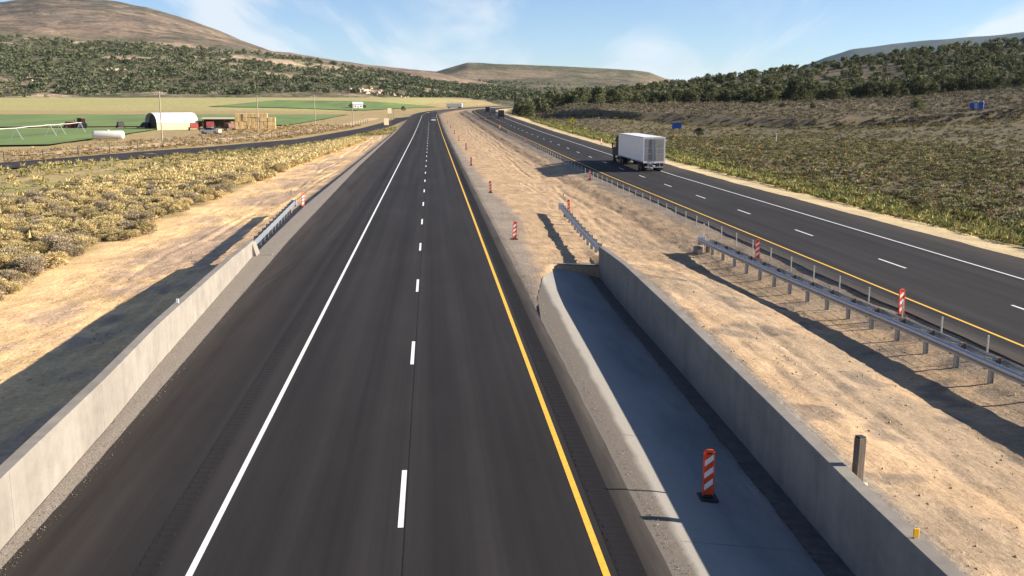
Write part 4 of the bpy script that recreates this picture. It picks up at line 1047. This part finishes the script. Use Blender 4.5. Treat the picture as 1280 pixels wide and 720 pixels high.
# ------------------------------------------------------------------ vehicles
def wheel(root, x, y, r, w, side, name='wheel'):
    mb = MB(); n = 20; prof = [(-w / 2, r * .62), (-w / 2, r * .93), (-w / 2 * .7, r), (w / 2 * .7, r), (w / 2, r * .93), (w / 2, r * .62)]; rings = []
    for k in range(n): t = 2 * math.pi * k / n; rings.append([(x + a, y + q * math.cos(t), r + q * math.sin(t)) for a, q in prof])
    rings.append(rings[0]); mb.loft(rings, cap=False); o = mb.build(name, 'rubber', root)
    mb = MB(); mb.cyl((y, r), r * .61, 'x', x - w * .30, x + w * .30, 16); xo = x + side * w * .30; mb.cyl((y, r), r * .22, 'x', min(xo, xo + side * w * .16), max(xo, xo + side * w * .16), 10); mb.build('rim', 'rim', o)
def semi_truck(loc, rz):
    t = empty('semi_truck', loc, rz, 'white box semi trailer truck driving away on the right carriageway', 'truck')
    W, L = 1.30, 16.15                                   # half width, length; rear at y=0, front +y
    body = MB().box(-W, W, .06, L, 1.18, 4.10, .03).build('trailer_body', 'trailer_white', t)
    for s in (-1, 1):
        for k in range(13):
            y = .7 + k * 1.22; MB().box(s * W - .012 if s < 0 else W, -W if s < 0 else W + .012, y, y + .03, 1.3, 3.98).build('side_rib', 'trailer_white', body)
        MB().box(min(s * W, s * (W + .03)), max(s * W, s * (W + .03)), .1, L - .1, 1.14, 1.28).build('bottom_rail', 'trailer_frame', body)
        MB().box(min(s * W, s * (W + .02)), max(s * W, s * (W + .02)), .1, L - .05, 3.99, 4.11).build('top_rail', 'trailer_frame', body)
    fr = MB(); fr.box(-W - .01, -W + .12, 0, .058, 1.1, 4.12).box(W - .12, W + .01, 0, .058, 1.1, 4.12).box(-W + .12, W - .12, 0, .058, 3.96, 4.12).box(-W + .12, W - .12, 0, .058, 1.1, 1.26); fr.build('door_frame', 'trailer_white', t)
    for s in (-1, 1):
        x0, x1 = (-W + .125, -.02) if s < 0 else (.02, W - .125); d = MB().box(x0, x1, .005, .055, 1.27, 3.95).build('rear_door', 'trailer_frame', t)
        for z0, z1 in ((2.86, 3.86), (2.22, 2.74), (1.36, 2.10)): MB().box(x0 + .08, x1 - .22 if s < 0 else x1 - .08, -.012, .003, z0, z1, .004).build('door_panel', 'door_grey', d) if s < 0 else MB().box(x0 + .22, x1 - .08, -.012, .003, z0, z1, .004).build('door_panel', 'door_grey', d)
        for q in (.11, .24): xx = s * q; MB().cyl((xx, -.03), .022, 'z', 1.3, 3.92, 8).build('lock_rod', 'chrome', d)
    sl = MB().box(-W, W, -.03, .0, 1.0, 1.09); sl.build('rear_sill', 'trailer_frame', t)
    for s in (-1, 1):
        for k in range(2): MB().box(s * (W - .25 - k * .2) - .07, s * (W - .25 - k * .2) + .07, -.05, -.031, 1.0, 1.08, .01).build('tail_light', 'light_red', t)
    for k in range(8): MB().box(-1.28 + k * .32, -1.28 + k * .32 + .30, -.036, -.031, 1.02, 1.07).build('reflective_tape', 'light_red' if k % 2 else 'reflective_white', t) if k not in (0, 7) else None
    MB().box(-.15, .15, -.02, -.001, .66, .80).build('number_plate', 'reflective_white', t)
    ug = MB(); ug.box(-1.1, 1.1, 0, .1, .52, .64); ug.box(-.75, -.65, .02, .08, .64, 1.0).box(.65, .75, .02, .08, .64, 1.0); ug.build('underride_guard', 'trailer_frame', t)
    ch = MB(); ch.box(-.5, -.38, .3, L - .4, .92, 1.17).box(.38, .5, .3, L - .4, .92, 1.17)
    for k in range(12): ch.box(-W + .05, W - .05, .8 + k * 1.3, .9 + k * 1.3, 1.06, 1.17)
    ch.build('trailer_frame', 'chassis', t)
    for y in (1.7, 2.95):
        MB().cyl((y, .52), .07, 'x', -1.0, 1.0, 10).build('axle', 'chassis', t)
        for s in (-1, 1): wheel(t, s * 1.08, y, .52, .28, s); wheel(t, s * .76, y, .52, .26, s)
    for s in (-1, 1): MB().box(s * .95 - .3, s * .95 + .3, .62, .64, .25, .98).build('mud_flap', 'rubber', t)
    lg = MB()
    for s in (-1, 1): lg.box(s * .7 - .06, s * .7 + .06, L - 3.6, L - 3.48, .35, 1.0).box(s * .7 - .14, s * .7 + .14, L - 3.66, L - 3.42, .30, .35)
    lg.build('landing_gear', 'chassis', t)
    # tractor
    cf = MB().box(-.45, .45, L - 3.0, L + 5.2, .75, 1.0, .02); cf.build('tractor_frame', 'chassis', t)
    for y in (L - 2.3, L - 1.0):
        for s in (-1, 1): wheel(t, s * 1.05, y, .52, .28, s); wheel(t, s * .74, y, .52, .26, s)
    for s in (-1, 1): wheel(t, s * 1.05, L + 4.3, .52, .30, s)
    # sleeper cab and hood, profile in (y,z)
    cab = MB(); rings = []
    for x, k in ((-1.2, .97), (-1.1, 1.0), (1.1, 1.0), (1.2, .97)):
        pr = [(L + .9, .95), (L + 3.6, .95), (L + 5.1, .95), (L + 5.25, 1.9), (L + 3.75, 2.15), (L + 3.25, 3.0), (L + 2.5, 3.6 * k), (L + 1.2, 3.85 * k), (L + .9, 3.7 * k)]
        rings.append([(x, y, z) for y, z in pr])
    cab.loft(rings); c = cab.build('cab', 'cab_paint', t)
    for s in (-1, 1):
        x = s * 1.202; MB().prism([(L + 2.1, 2.1), (L + 3.5, 2.1), (L + 3.2, 2.85), (L + 2.2, 2.85)], 'x', min(x, x + s * .01), max(x, x + s * .01)).build('side_window', 'glass', c)
        MB().cyl((s * 1.12, L + .62), .08, 'z', 1.0, 4.0, 10).build('exhaust_stack', 'chrome', t)
        m = MB(); m.box(s * 1.5 - .1, s * 1.5 + .1, L + 3.3, L + 3.42, 1.9, 2.7, .02); m.tube([(s * 1.2, L + 3.3, 2.6), (s * 1.5, L + 3.36, 2.55)], .02, 6); m.build('mirror', 'cab_paint', t)
        MB().cyl((s * .98, .78), .3, 'y', L + 1.0, L + 2.4, 14).build('fuel_tank', 'chrome', t)
        f_ = MB(); f_.box(s * 1.06 - .16, s * 1.06 + .16, L + 3.6, L + 4.95, 1.08, 1.14, .02); f_.build('fender', 'cab_paint', t)
    MB().prism([(-1.0, 2.2), (1.0, 2.2), (.95, 2.95), (-.95, 2.95)], 'y', L + 3.3, L + 3.62).build('windscreen', 'glass', c)
    MB().box(-1.15, 1.15, L + 5.1, L + 5.4, .45, .9, .04).build('bumper', 'chrome', t)
    return t
TX, TY = 26.35, 115.5
semi_truck((TX, TY, float(ZR(TY)) + .002), R(-.3))
def car(name, loc, rz, paint, label, kind='sedan', scale=1.0, group=None):
    t = empty(name, loc, rz, label, 'car' if kind != 'van' else 'truck', group); t.scale = (scale,) * 3; W = .9
    if kind == 'sedan': low_ = [(-2.25, .30), (2.25, .30), (2.3, .62), (2.15, .80), (1.15, .93), (-1.55, .95), (-2.2, .92), (-2.3, .6)]; top = [(1.1, .93), (.35, 1.38), (-.85, 1.42), (-1.6, .95)]
    elif kind == 'pickup': low_ = [(-2.8, .45), (2.7, .45), (2.75, .8), (2.6, 1.08), (1.35, 1.15), (-2.8, 1.15)]; top = [(1.3, 1.15), (.7, 1.78), (-.75, 1.80), (-.95, 1.15)]
    else: low_ = [(-3.6, .5), (3.2, .5), (3.3, 1.0), (3.1, 1.45), (2.2, 1.6), (-3.6, 1.6)]; top = [(2.2, 1.6), (1.75, 2.45), (.85, 2.55), (.8, 1.6)]; W = 1.15
    mb = MB(); rings = [[(x, y, z) for y, z in low_] for x in (-W, W)]; k = .96
    rings = [[(-W * .94, y * .985, z) for y, z in low_], [(-W, y, z) for y, z in low_], [(W, y, z) for y, z in low_], [(W * .94, y * .985, z) for y, z in low_]]; mb.loft(rings)
    mb.f = [tuple(reversed(f)) for f in mb.f]; mb.build('body', paint, t)
    mb = MB(); mb.loft([[(-W * (.93 if z < 1.0 or i in (0, 3) else .80), y, z) for i, (y, z) in enumerate(top)], [(W * (.93 if i in (0, 3) else .80), y, z) for i, (y, z) in enumerate(top)]]); mb.f = [tuple(reversed(f)) for f in mb.f]; mb.build('cabin', 'glass', t)
    (ya, za), (yb, zb) = top[1], top[2]; MB().box(-W * .8, W * .8, yb, ya, max(za, zb) - .03, max(za, zb) + .03, .02).build('roof', paint, t)
    if kind == 'van': MB().box(-W, W, -3.6, .75, 1.0, 3.1, .03).build('cargo_box', paint, t)
    if kind == 'pickup': MB().box(-.75, .75, -2.7, -1.1, 1.151, 1.17).build('bed_floor', 'chassis', t)
    r = .33 if kind == 'sedan' else .4
    for s in (-1, 1):
        for y in (low_[0][0] * .62, low_[1][0] * .64): wheel(t, s * (W - .08), y, r, .22, s)
        MB().box(s * W * .75 - .13, s * W * .75 + .13, low_[0][0] - .035, low_[0][0] - .002, .65, .82).build('tail_light', 'light_red', t)
        MB().box(s * W * .75 - .13, s * W * .75 + .13, low_[1][0] + .03, low_[1][0] + .06, .6, .75).build('headlight', 'reflective_white', t)
    return t
yc = 390.; car('car', (1.1, yc, float(ZL(yc)) + .002), 0, 'car_white', 'small white car far down the left carriageway, nearer of the two', 'sedan')
yc = 545.; car('car', (-2.6 + float(shift(yc)), yc, float(ZL(yc)) + .002), R(0), 'car_tan', 'small tan car farther down the left carriageway near the bend', 'sedan')
for yc, u, lab, sc in ((368., 25.9, 'nearest dark box truck of the group far along the right carriageway', .95), (418., 25.6, 'second dark box truck in the group far along the right carriageway', .95), (470., 25.5, 'farthest dark box truck in the group near the right carriageway bend', .9)):
    car('box_truck', (u + float(shift(yc)) + float(eR(yc)), yc, float(ZR(yc)) + .002), R(-2), 'car_dark' if yc != 418 else 'car_grey', lab, 'van', sc, 'dark trucks far along the right carriageway')

# ------------------------------------------------------------------ signs
def post_sign(name, x, y, zc, w, h, mat, backmat, label, posts=2, diamond=False, rz=0, ink=None):
    zg = tz(x - float(shift(y)), y); t = empty(name, (x, y, zg), rz, label, 'sign'); H = zc - zg
    mb = MB(); ph = (h / 2 if not diamond else w * .7) * .9
    for k in range(posts): px_ = 0 if posts == 1 else (-.32 + .64 * k) * w; MB().box(px_ - .06, px_ + .06, .025, .105, -.3, H + ph).build('post', 'fence_wood', t)
    poly = [(-w * .707, H), (0, H - w * .707), (w * .707, H), (0, H + w * .707)] if diamond else [(-w / 2, H - h / 2), (w / 2, H - h / 2), (w / 2, H + h / 2), (-w / 2, H + h / 2)]
    MB().prism(poly, 'y', 0, .02).build('panel', mat, t)
    if ink: ink(t, H, w, h)
    return t
def arrow_ink(t, H, w, h):
    mb = MB(); mb.prism([(-.12, H - .45), (.06, H - .45), (.06, H - .05), (.16, H + .1), (.16, H + .18), (-.12, H + .02)], 'y', -.006, -.002); mb.prism([(-.02, H + .16), (.36, H + .16), (.17, H + .5)], 'y', -.006, -.002); mb.build('arrow_symbol', 'sign_black', t)
    b = w * .707; mb = MB()
    for a0, a1 in (((-1, 0), (0, -1)), ((0, -1), (1, 0)), ((1, 0), (0, 1)), ((0, 1), (-1, 0))):
        o_, i_ = .95 * b, .91 * b; mb.prism([(a0[0] * o_, H + a0[1] * o_), (a1[0] * o_, H + a1[1] * o_), (a1[0] * i_, H + a1[1] * i_), (a0[0] * i_, H + a0[1] * i_)], 'y', -.006, -.002)
    mb.build('border_line', 'sign_black', t)
post_sign('warning_sign', 33.8, 236, 3.85, 1.22, 1.22, 'sign_yellow', None, 'yellow diamond warning sign with a black arrow beside the right carriageway', 1, True, R(-6), arrow_ink)
P = at_r(846, 157, 268); post_sign('blue_sign', P[0], P[1], P[2], 2.5, 1.4, 'sign_blue', None, 'small blue sign panel standing in the sagebrush beyond the truck', 2, False, R(-20))
# back of signs on the gore (metal lit by the sun)
for px, py, Y, w, h, lab in ((483, 152, 300, 1.5, 2.0, 'nearer tan sign back on two dark posts beside the frontage road'), (487, 138.5, 420, 1.7, 2.2, 'farther tan sign back on two dark posts above the frontage road')):
    d = ray(px, py); Pp = _C + d * (Y / d[1]); post_sign('roadside_sign', Pp[0], Pp[1], max(Pp[2], 1.6), w, h, 'sign_back', None, lab, 3, False, R(20))
# portable toilets on the sage flat
for k, px in enumerate((1213.5, 1218.5, 1225)):
    P = at_r(px, 153, 322); u = P[0] - float(shift(P[1])); z = tz(u, P[1])
    t = empty('portable_toilet', (P[0], P[1], z - .03), R(-35), ('left', 'middle', 'right')[k] + ' blue portable toilet of the three on the sage flat at right', 'toilet', 'portable toilets on the sage flat')
    MB().box(-.6, .6, -.6, .6, .1, 2.25, .05).build('cabin', 'toilet_blue', t); MB().box(-.66, .66, -.66, .66, 0, .1).build('skid', 'chassis', t)
    MB().box(-.42, .42, -.625, -.602, .2, 2.05, .01).build('door', 'toilet_roof' if k == 1 else 'sign_blue', t)
    mb = MB(); mb.prism([(-.64, 2.25), (.64, 2.25), (.45, 2.42), (-.45, 2.42)], 'y', -.64, .64); mb.build('roof', 'toilet_roof', t); MB().cyl((.4, .4), .06, 'z', 2.4, 2.75, 8).build('vent_pipe', 'toilet_roof', t)
def thin_post(px, py, r, h, label):
    P = at_r(px, py, r); u = P[0] - float(shift(P[1])); z = tz(u, P[1]); t = empty('marker_post', (P[0], P[1], z), 0, label, 'post')
    MB().box(-.07, .07, -.04, .04, -.2, h, .01).build('post_body', 'reflective_white', t); MB().box(-.06, .06, -.055, -.042, h - .4, h - .1).build('reflector', 'sign_back', t)
thin_post(970.5, 172, 236, 2.0, 'thin pale marker post in the grass right of the truck')

# ------------------------------------------------------------------ farm on the left
def gpos(px, py, zguess=-.6):
    P = on_z(px, py, zguess); z = tz(P[0] - float(shift(P[1])), P[1]); P = on_z(px, py, z); return P[0], P[1], tz(P[0] - float(shift(P[1])), P[1])
x, y, z = gpos(215, 161); bt = empty('hoop_barn', (x, y, z), R(42), 'hoop barn with white curved roof and open dark end in the green field', 'barn')
prof = [(-3.9, 0), (-3.9, 2.3)] + [(3.9 * math.cos(a), 2.3 + 3.0 * math.sin(a)) for a in np.linspace(math.pi, 0, 13)][1:-1] + [(3.9, 2.3), (3.9, 0)]
arc = prof[1:-1]; inner = [(p * .96, q * .965) for p, q in arc]
mb = MB(); mb.loft([[(-7, p, q) for p, q in arc + inner[::-1]], [(7, p, q) for p, q in arc + inner[::-1]]]); mb.build('roof', 'barn_roof', bt)
MB().box(-7, 7, -3.95, -3.75, -.3, 2.32).build('side_wall', 'barn_wall', bt); MB().box(-7, 7, 3.75, 3.95, -.3, 2.32).build('side_wall', 'barn_wall', bt)
mb = MB(); mb.loft([[(6.7, p, q) for p, q in [(-3.7, -.3)] + inner + [(3.7, -.3)]], [(6.9, p, q) for p, q in [(-3.7, -.3)] + inner + [(3.7, -.3)]]]); mb.build('end_wall', 'barn_inside', bt)
mb = MB(); mb.loft([[(-5.6, p, q) for p, q in [(-3.7, -.3)] + inner + [(3.7, -.3)]], [(-5.4, p, q) for p, q in [(-3.7, -.3)] + inner + [(3.7, -.3)]]]); mb.build('end_wall', 'barn_inside', bt)
x, y, z = gpos(318, 161.5); hs = empty('hay_stack', (x, y, z), R(6), 'long stepped stack of tan hay bales beside the farm track', 'hay stack')
bm_ = None
for row in range(4):
    for col in range(11):
        if (row == 3 and col in (0, 10)) or (row == 3 and col > 8 and random.random() < .8) or (row == 2 and col == 0): continue
        if bm_ is None: o = MB().box(-.59, .59, -1.15, 1.15, 0, 1.18, .06).build('bale', 'hay', hs); bm_ = o.data
        else: o = bpy.data.objects.new('bale', bm_); COL.objects.link(o); o.parent = hs
        o.location = (-6.3 + col * 1.22 + random.uniform(-.05, .05), random.uniform(-.1, .1), -.05 + row * 1.19); o.rotation_euler = (0, 0, random.uniform(-.03, .03))
# white tank
x, y, z = gpos(136, 175.5); tk = empty('storage_tank', (x, y, z), R(4), 'long white cylindrical tank lying at the edge of the field', 'tank')
mb = MB(); rings = []
for xx, rr_ in ((-3.5, .3), (-3.42, .7), (-3.2, .92), (-2.9, 1.0), (2.9, 1.0), (3.2, .92), (3.42, .7), (3.5, .3)):
    rings.append([(xx, rr_ * math.cos(2 * math.pi * k / 20), 1.25 + rr_ * math.sin(2 * math.pi * k / 20)) for k in range(20)])
mb.loft(rings); mb.build('shell', 'tank_white', tk, smooth=True)
for s in (-2.2, 2.2): MB().box(s - .2, s + .2, -.8, .8, -.2, .55, .02).build('saddle', 'concrete', tk)
MB().cyl((0, 0), .25, 'z', 2.2, 2.42, 12).build('hatch', 'tank_white', tk)
# machinery
def tractor(px, py, rz, paint, label, s=1.0):
    x, y, z = gpos(px, py); t = empty('tractor', (x, y, z), rz, label, 'tractor'); t.scale = (s,) * 3
    mb = MB(); mb.loft([[(xx, yy, zz) for yy, zz in ((-.5, .8), (2.2, .8), (2.3, 1.4), (1.9, 1.75), (-.5, 1.85))] for xx in (-.45, .45)]); mb.build('hood', paint, t)
    MB().box(-.75, .75, -1.7, -.3, 1.0, 2.7, .08).build('cab', 'glass', t); MB().box(-.85, .85, -1.8, -.2, 2.7, 2.85, .05).build('roof', paint, t)
    for sd in (-1, 1): wheel(t, sd * .95, -1.2, .85, .5, sd); wheel(t, sd * .85, 1.6, .55, .35, sd); MB().box(sd * .95 - .3, sd * .95 + .3, -1.9, -.4, 1.68, 1.76, .03).build('fender', paint, t)
    MB().cyl((.2, 1.2), .05, 'z', 1.7, 2.6, 8).build('exhaust', 'machine_dark', t)
def implement(px, py, rz, mat, label, w=4.5, s=1.0):
    x, y, z = gpos(px, py); t = empty('farm_implement', (x, y, z), rz, label, 'implement', 'machines parked by the barn'); t.scale = (s,) * 3
    mb = MB(); mb.loft([[(xx, yy, zz) for yy, zz in ((-1.2, .7), (1.3, .7), (1.5, 1.3), (.6, 2.3), (-1.0, 2.1))] for xx in (-w / 2 + .4, w / 2 - .4)]); mb.build('hopper', mat, t)
    mb = MB(); mb.tube([(0, 1.3, .7), (0, 3.2, .6)], .09, 6); mb.tube([(-w / 2 + .3, 1.0, .7), (0, 2.4, .65), (w / 2 - .3, 1.0, .7)], .07, 6); mb.build('drawbar', 'machine_dark', t)
    for sd in (-1, 1): wheel(t, sd * w / 2, 0, .55, .35, sd)
    mb = MB()
    for k in range(6): mb.tube([(-w / 2 + .5 + k * (w - 1) / 5, -1.2, .9), (-w / 2 + .5 + k * (w - 1) / 5, -1.9, .2)], .05, 5)
    mb.build('tines', 'machine_rust', t)
tractor(98, 161, R(70), 'machine_red', 'red tractor out in the green field near the irrigation pipe', 1.25); implement(88, 161, R(75), 'machine_red', 'red machine hitched behind the tractor in the green field', 3.6, 1.0)
implement(151, 160.5, R(30), 'machine_dark', 'dark machine standing alone in the field left of the barn', 2.6, 1.0)
for px, py, rz, m, lab in ((243, 163, 20, 'machine_red', 'reddish machine just right of the barn'), (252, 160.5, 70, 'machine_rust', 'rusty machine behind the white pickup'), (263, 161, 10, 'machine_red', 'red machine between barn and shed'), (287, 163, 50, 'machine_rust', 'rusty machine next to the hay stack'), (183, 162, 80, 'machine_dark', 'dark machine at the open end of the barn')):
    implement(px, py, R(rz), m, lab, 3.0)
x, y, z = gpos(263, 168); car('pickup', (x, y, z), R(75), 'car_white', 'white pickup parked in front of the farm machines', 'pickup')
x, y, z = gpos(275, 160); sh = empty('open_shed', (x, y, z), R(5), 'low open shed with tan roof between barn and hay stack', 'shed')
for sx in (-5, -1.7, 1.7, 5):
    for sy in (-1.8, 1.8): MB().box(sx - .12, sx + .12, sy - .12, sy + .12, -.3, 2.9).build('post', 'fence_wood', sh)
MB().box(-5.2, 5.2, 1.95, 2.1, 0, 2.9).build('back_wall', 'machine_dark', sh); mb = MB(); mb.prism([(-2.4, 2.9), (2.4, 3.3), (2.4, 3.42), (-2.4, 3.02)], 'x', -5.5, 5.5); mb.build('roof', 'sign_back', sh)
# irrigation lateral
iv = empty('irrigation_pivot', (0, 0, 0), 0, 'long white irrigation pipe on thin towers crossing the green field', 'irrigation')
A = np.array(gpos(-60, 186)); B = np.array(gpos(103, 166.5)); A = np.array([A[0], A[1], 0]); B = np.array([B[0], B[1], 0])
hts = [3.0]
pp = [A + (B - A) * t for t in np.linspace(0, 1, 21)]; top_ = [(p[0], p[1], tz(p[0], p[1]) + 3.0) for p in pp]
MB().tube(top_, .08, 8).build('pipe', 'tank_white', iv)
for t_ in (.1, .4, .68, .77, .98):
    p = A + (B - A) * t_; z = tz(p[0], p[1]); d = (B - A) / np.linalg.norm(B - A); nrm = np.array([-d[1], d[0], 0])
    mb = MB()
    for s in (-1, 1): mb.tube([(p[0] + s * nrm[0] * 1.6, p[1] + s * nrm[1] * 1.6, z - .1), (p[0], p[1], z + 3.0)], .07, 6)
    mb.tube([tuple(p + nrm * 1.6 + [0, 0, z + .3]), tuple(p - nrm * 1.6 + [0, 0, z + .3])], .06, 6); mb.build('tower', 'galvanised', iv)
# utility poles
for k, (px, pb, pt) in enumerate(((203, 178, 114), (323, 163, 119), (394, 158, 119), (441, 150, 122))):
    x, y, z = gpos(px, pb); d = ray(px, pt); top = CAMZ + d[2] * y / d[1]; h = min(max(top - z, 7), 16)
    t = empty('utility_pole', (x, y, z), R(10), ('tall pale utility pole in front of the barn', 'utility pole standing behind the hay stack', 'thin utility pole right of the hay stack', 'farthest thin utility pole by the distant field')[k], 'utility pole', 'utility poles along the farm')
    MB().cyl((0, 0), .16, 'z', -.5, h, 8, .11).build('pole', 'pole_wood', t); MB().box(-1.1, 1.1, -.06, .06, h - .8, h - .66).build('crossarm', 'pole_wood', t)
    mb = MB()
    for s in (-1, -.5, .5, 1): mb.cyl((s, 0), .05, 'z', h - .66, h - .48, 6)
    mb.build('insulators', 'tank_white', t)
# farm fence posts with wire
fc = empty('wire_fence', (0, 0, 0), 0, 'wire fence on dark posts between farm track and fields', 'fence'); pmesh = None; tops = []
for y in np.arange(150, 400, 7.5):
    x = float(frontage_u(y)) - 10.2; z = tz(x, y)
    if pmesh is None: o = MB().cyl((0, 0), .09, 'z', -.3, 1.5, 6).build('post', 'fence_wood', fc); pmesh = o.data
    else: o = bpy.data.objects.new('post', pmesh); COL.objects.link(o); o.parent = fc
    o.location = (x, y, z); tops.append((x, y, z))
for h in (.6, 1.0, 1.35): MB().tube([(a, b + .1, c + h) for a, b, c in tops], .012, 4).build('wire', 'galvanised', fc)
# far white house, trailer and bushes
def gable(px, py, r, w, l, h, rz, label):
    P = at_r(px, py, r); u = P[0] - float(shift(P[1])); z = tz(u, P[1]); t = empty('white_house', (P[0], P[1], z), rz, label, 'house')
    MB().box(-w / 2, w / 2, -l / 2, l / 2, -.4, h).build('wall', 'house_white', t); mb = MB(); mb.prism([(-l / 2 - .3, h), (l / 2 + .3, h), (0, h + l * .3)], 'x', -w / 2 - .3, w / 2 + .3); mb.build('roof', 'house_white', t)
    MB().box(-.5, .5, -l / 2 - .03, -l / 2 - .003, 0, 2.0).build('door', 'sign_back', t)
    for s in (-1, 1): MB().box(s * w * .3 - .4, s * w * .3 + .4, -l / 2 - .03, -l / 2 - .003, 1.2, 2.0).build('window', 'glass', t)
gable(447, 131, 690, 6.5, 5, 3.0, R(12), 'small white house at the far edge of the green field')
P = at_r(568, 131.5, 760); u = P[0] - float(shift(P[1])); t = empty('parked_trailer', (P[0], P[1], tz(u, P[1]) + .0), R(80), 'long white trailer parked beyond the bend of the left road', 'trailer')
MB().box(-1.3, 1.3, -6, 6, 1.0, 3.7, .05).build('trailer_body', 'trailer_white', t); MB().box(-.4, .4, -5.5, 5.5, .7, 1.0).build('trailer_frame', 'chassis', t)
for yy in (-4.5, -3.2, 4.2):
    for s in (-1, 1): wheel(t, s * 1.05, yy, .5, .3, s)
for px, py, r, s, lab in ((439, 131, 695, .8, 'dark tree just left of the far white house'), (455, 130.5, 700, .6, 'dark bush just right of the far white house'), (504, 134.5, 640, .75, 'round dark juniper above the tan sign backs')):
    P = at_r(px, py, r); u = P[0] - float(shift(P[1])); place_tree(P[0], P[1], tz(u, P[1]), s, random.randrange(7), lab, 'trees near the far house')

# ------------------------------------------------------------------ air
hz_m = bpy.data.materials.new('haze_air'); hz_m.use_nodes = True; hn = hz_m.node_tree.nodes; hn.clear()
ho = hn.new('ShaderNodeOutputMaterial'); hp = hn.new('ShaderNodeVolumePrincipled'); hz_m.node_tree.links.new(hp.outputs[0], ho.inputs['Volume'])
hp.inputs['Color'].default_value = (.55, .78, 1.0, 1); hp.inputs['Density'].default_value = 1.1e-5; hp.inputs['Anisotropy'].default_value = .2
MATS['haze_air'] = hz_m
tag(MB().box(-9000, 14000, -300, 15000, -12, 950).build('haze', 'haze_air'), kind='stuff')
bpy.context.view_layer.update()
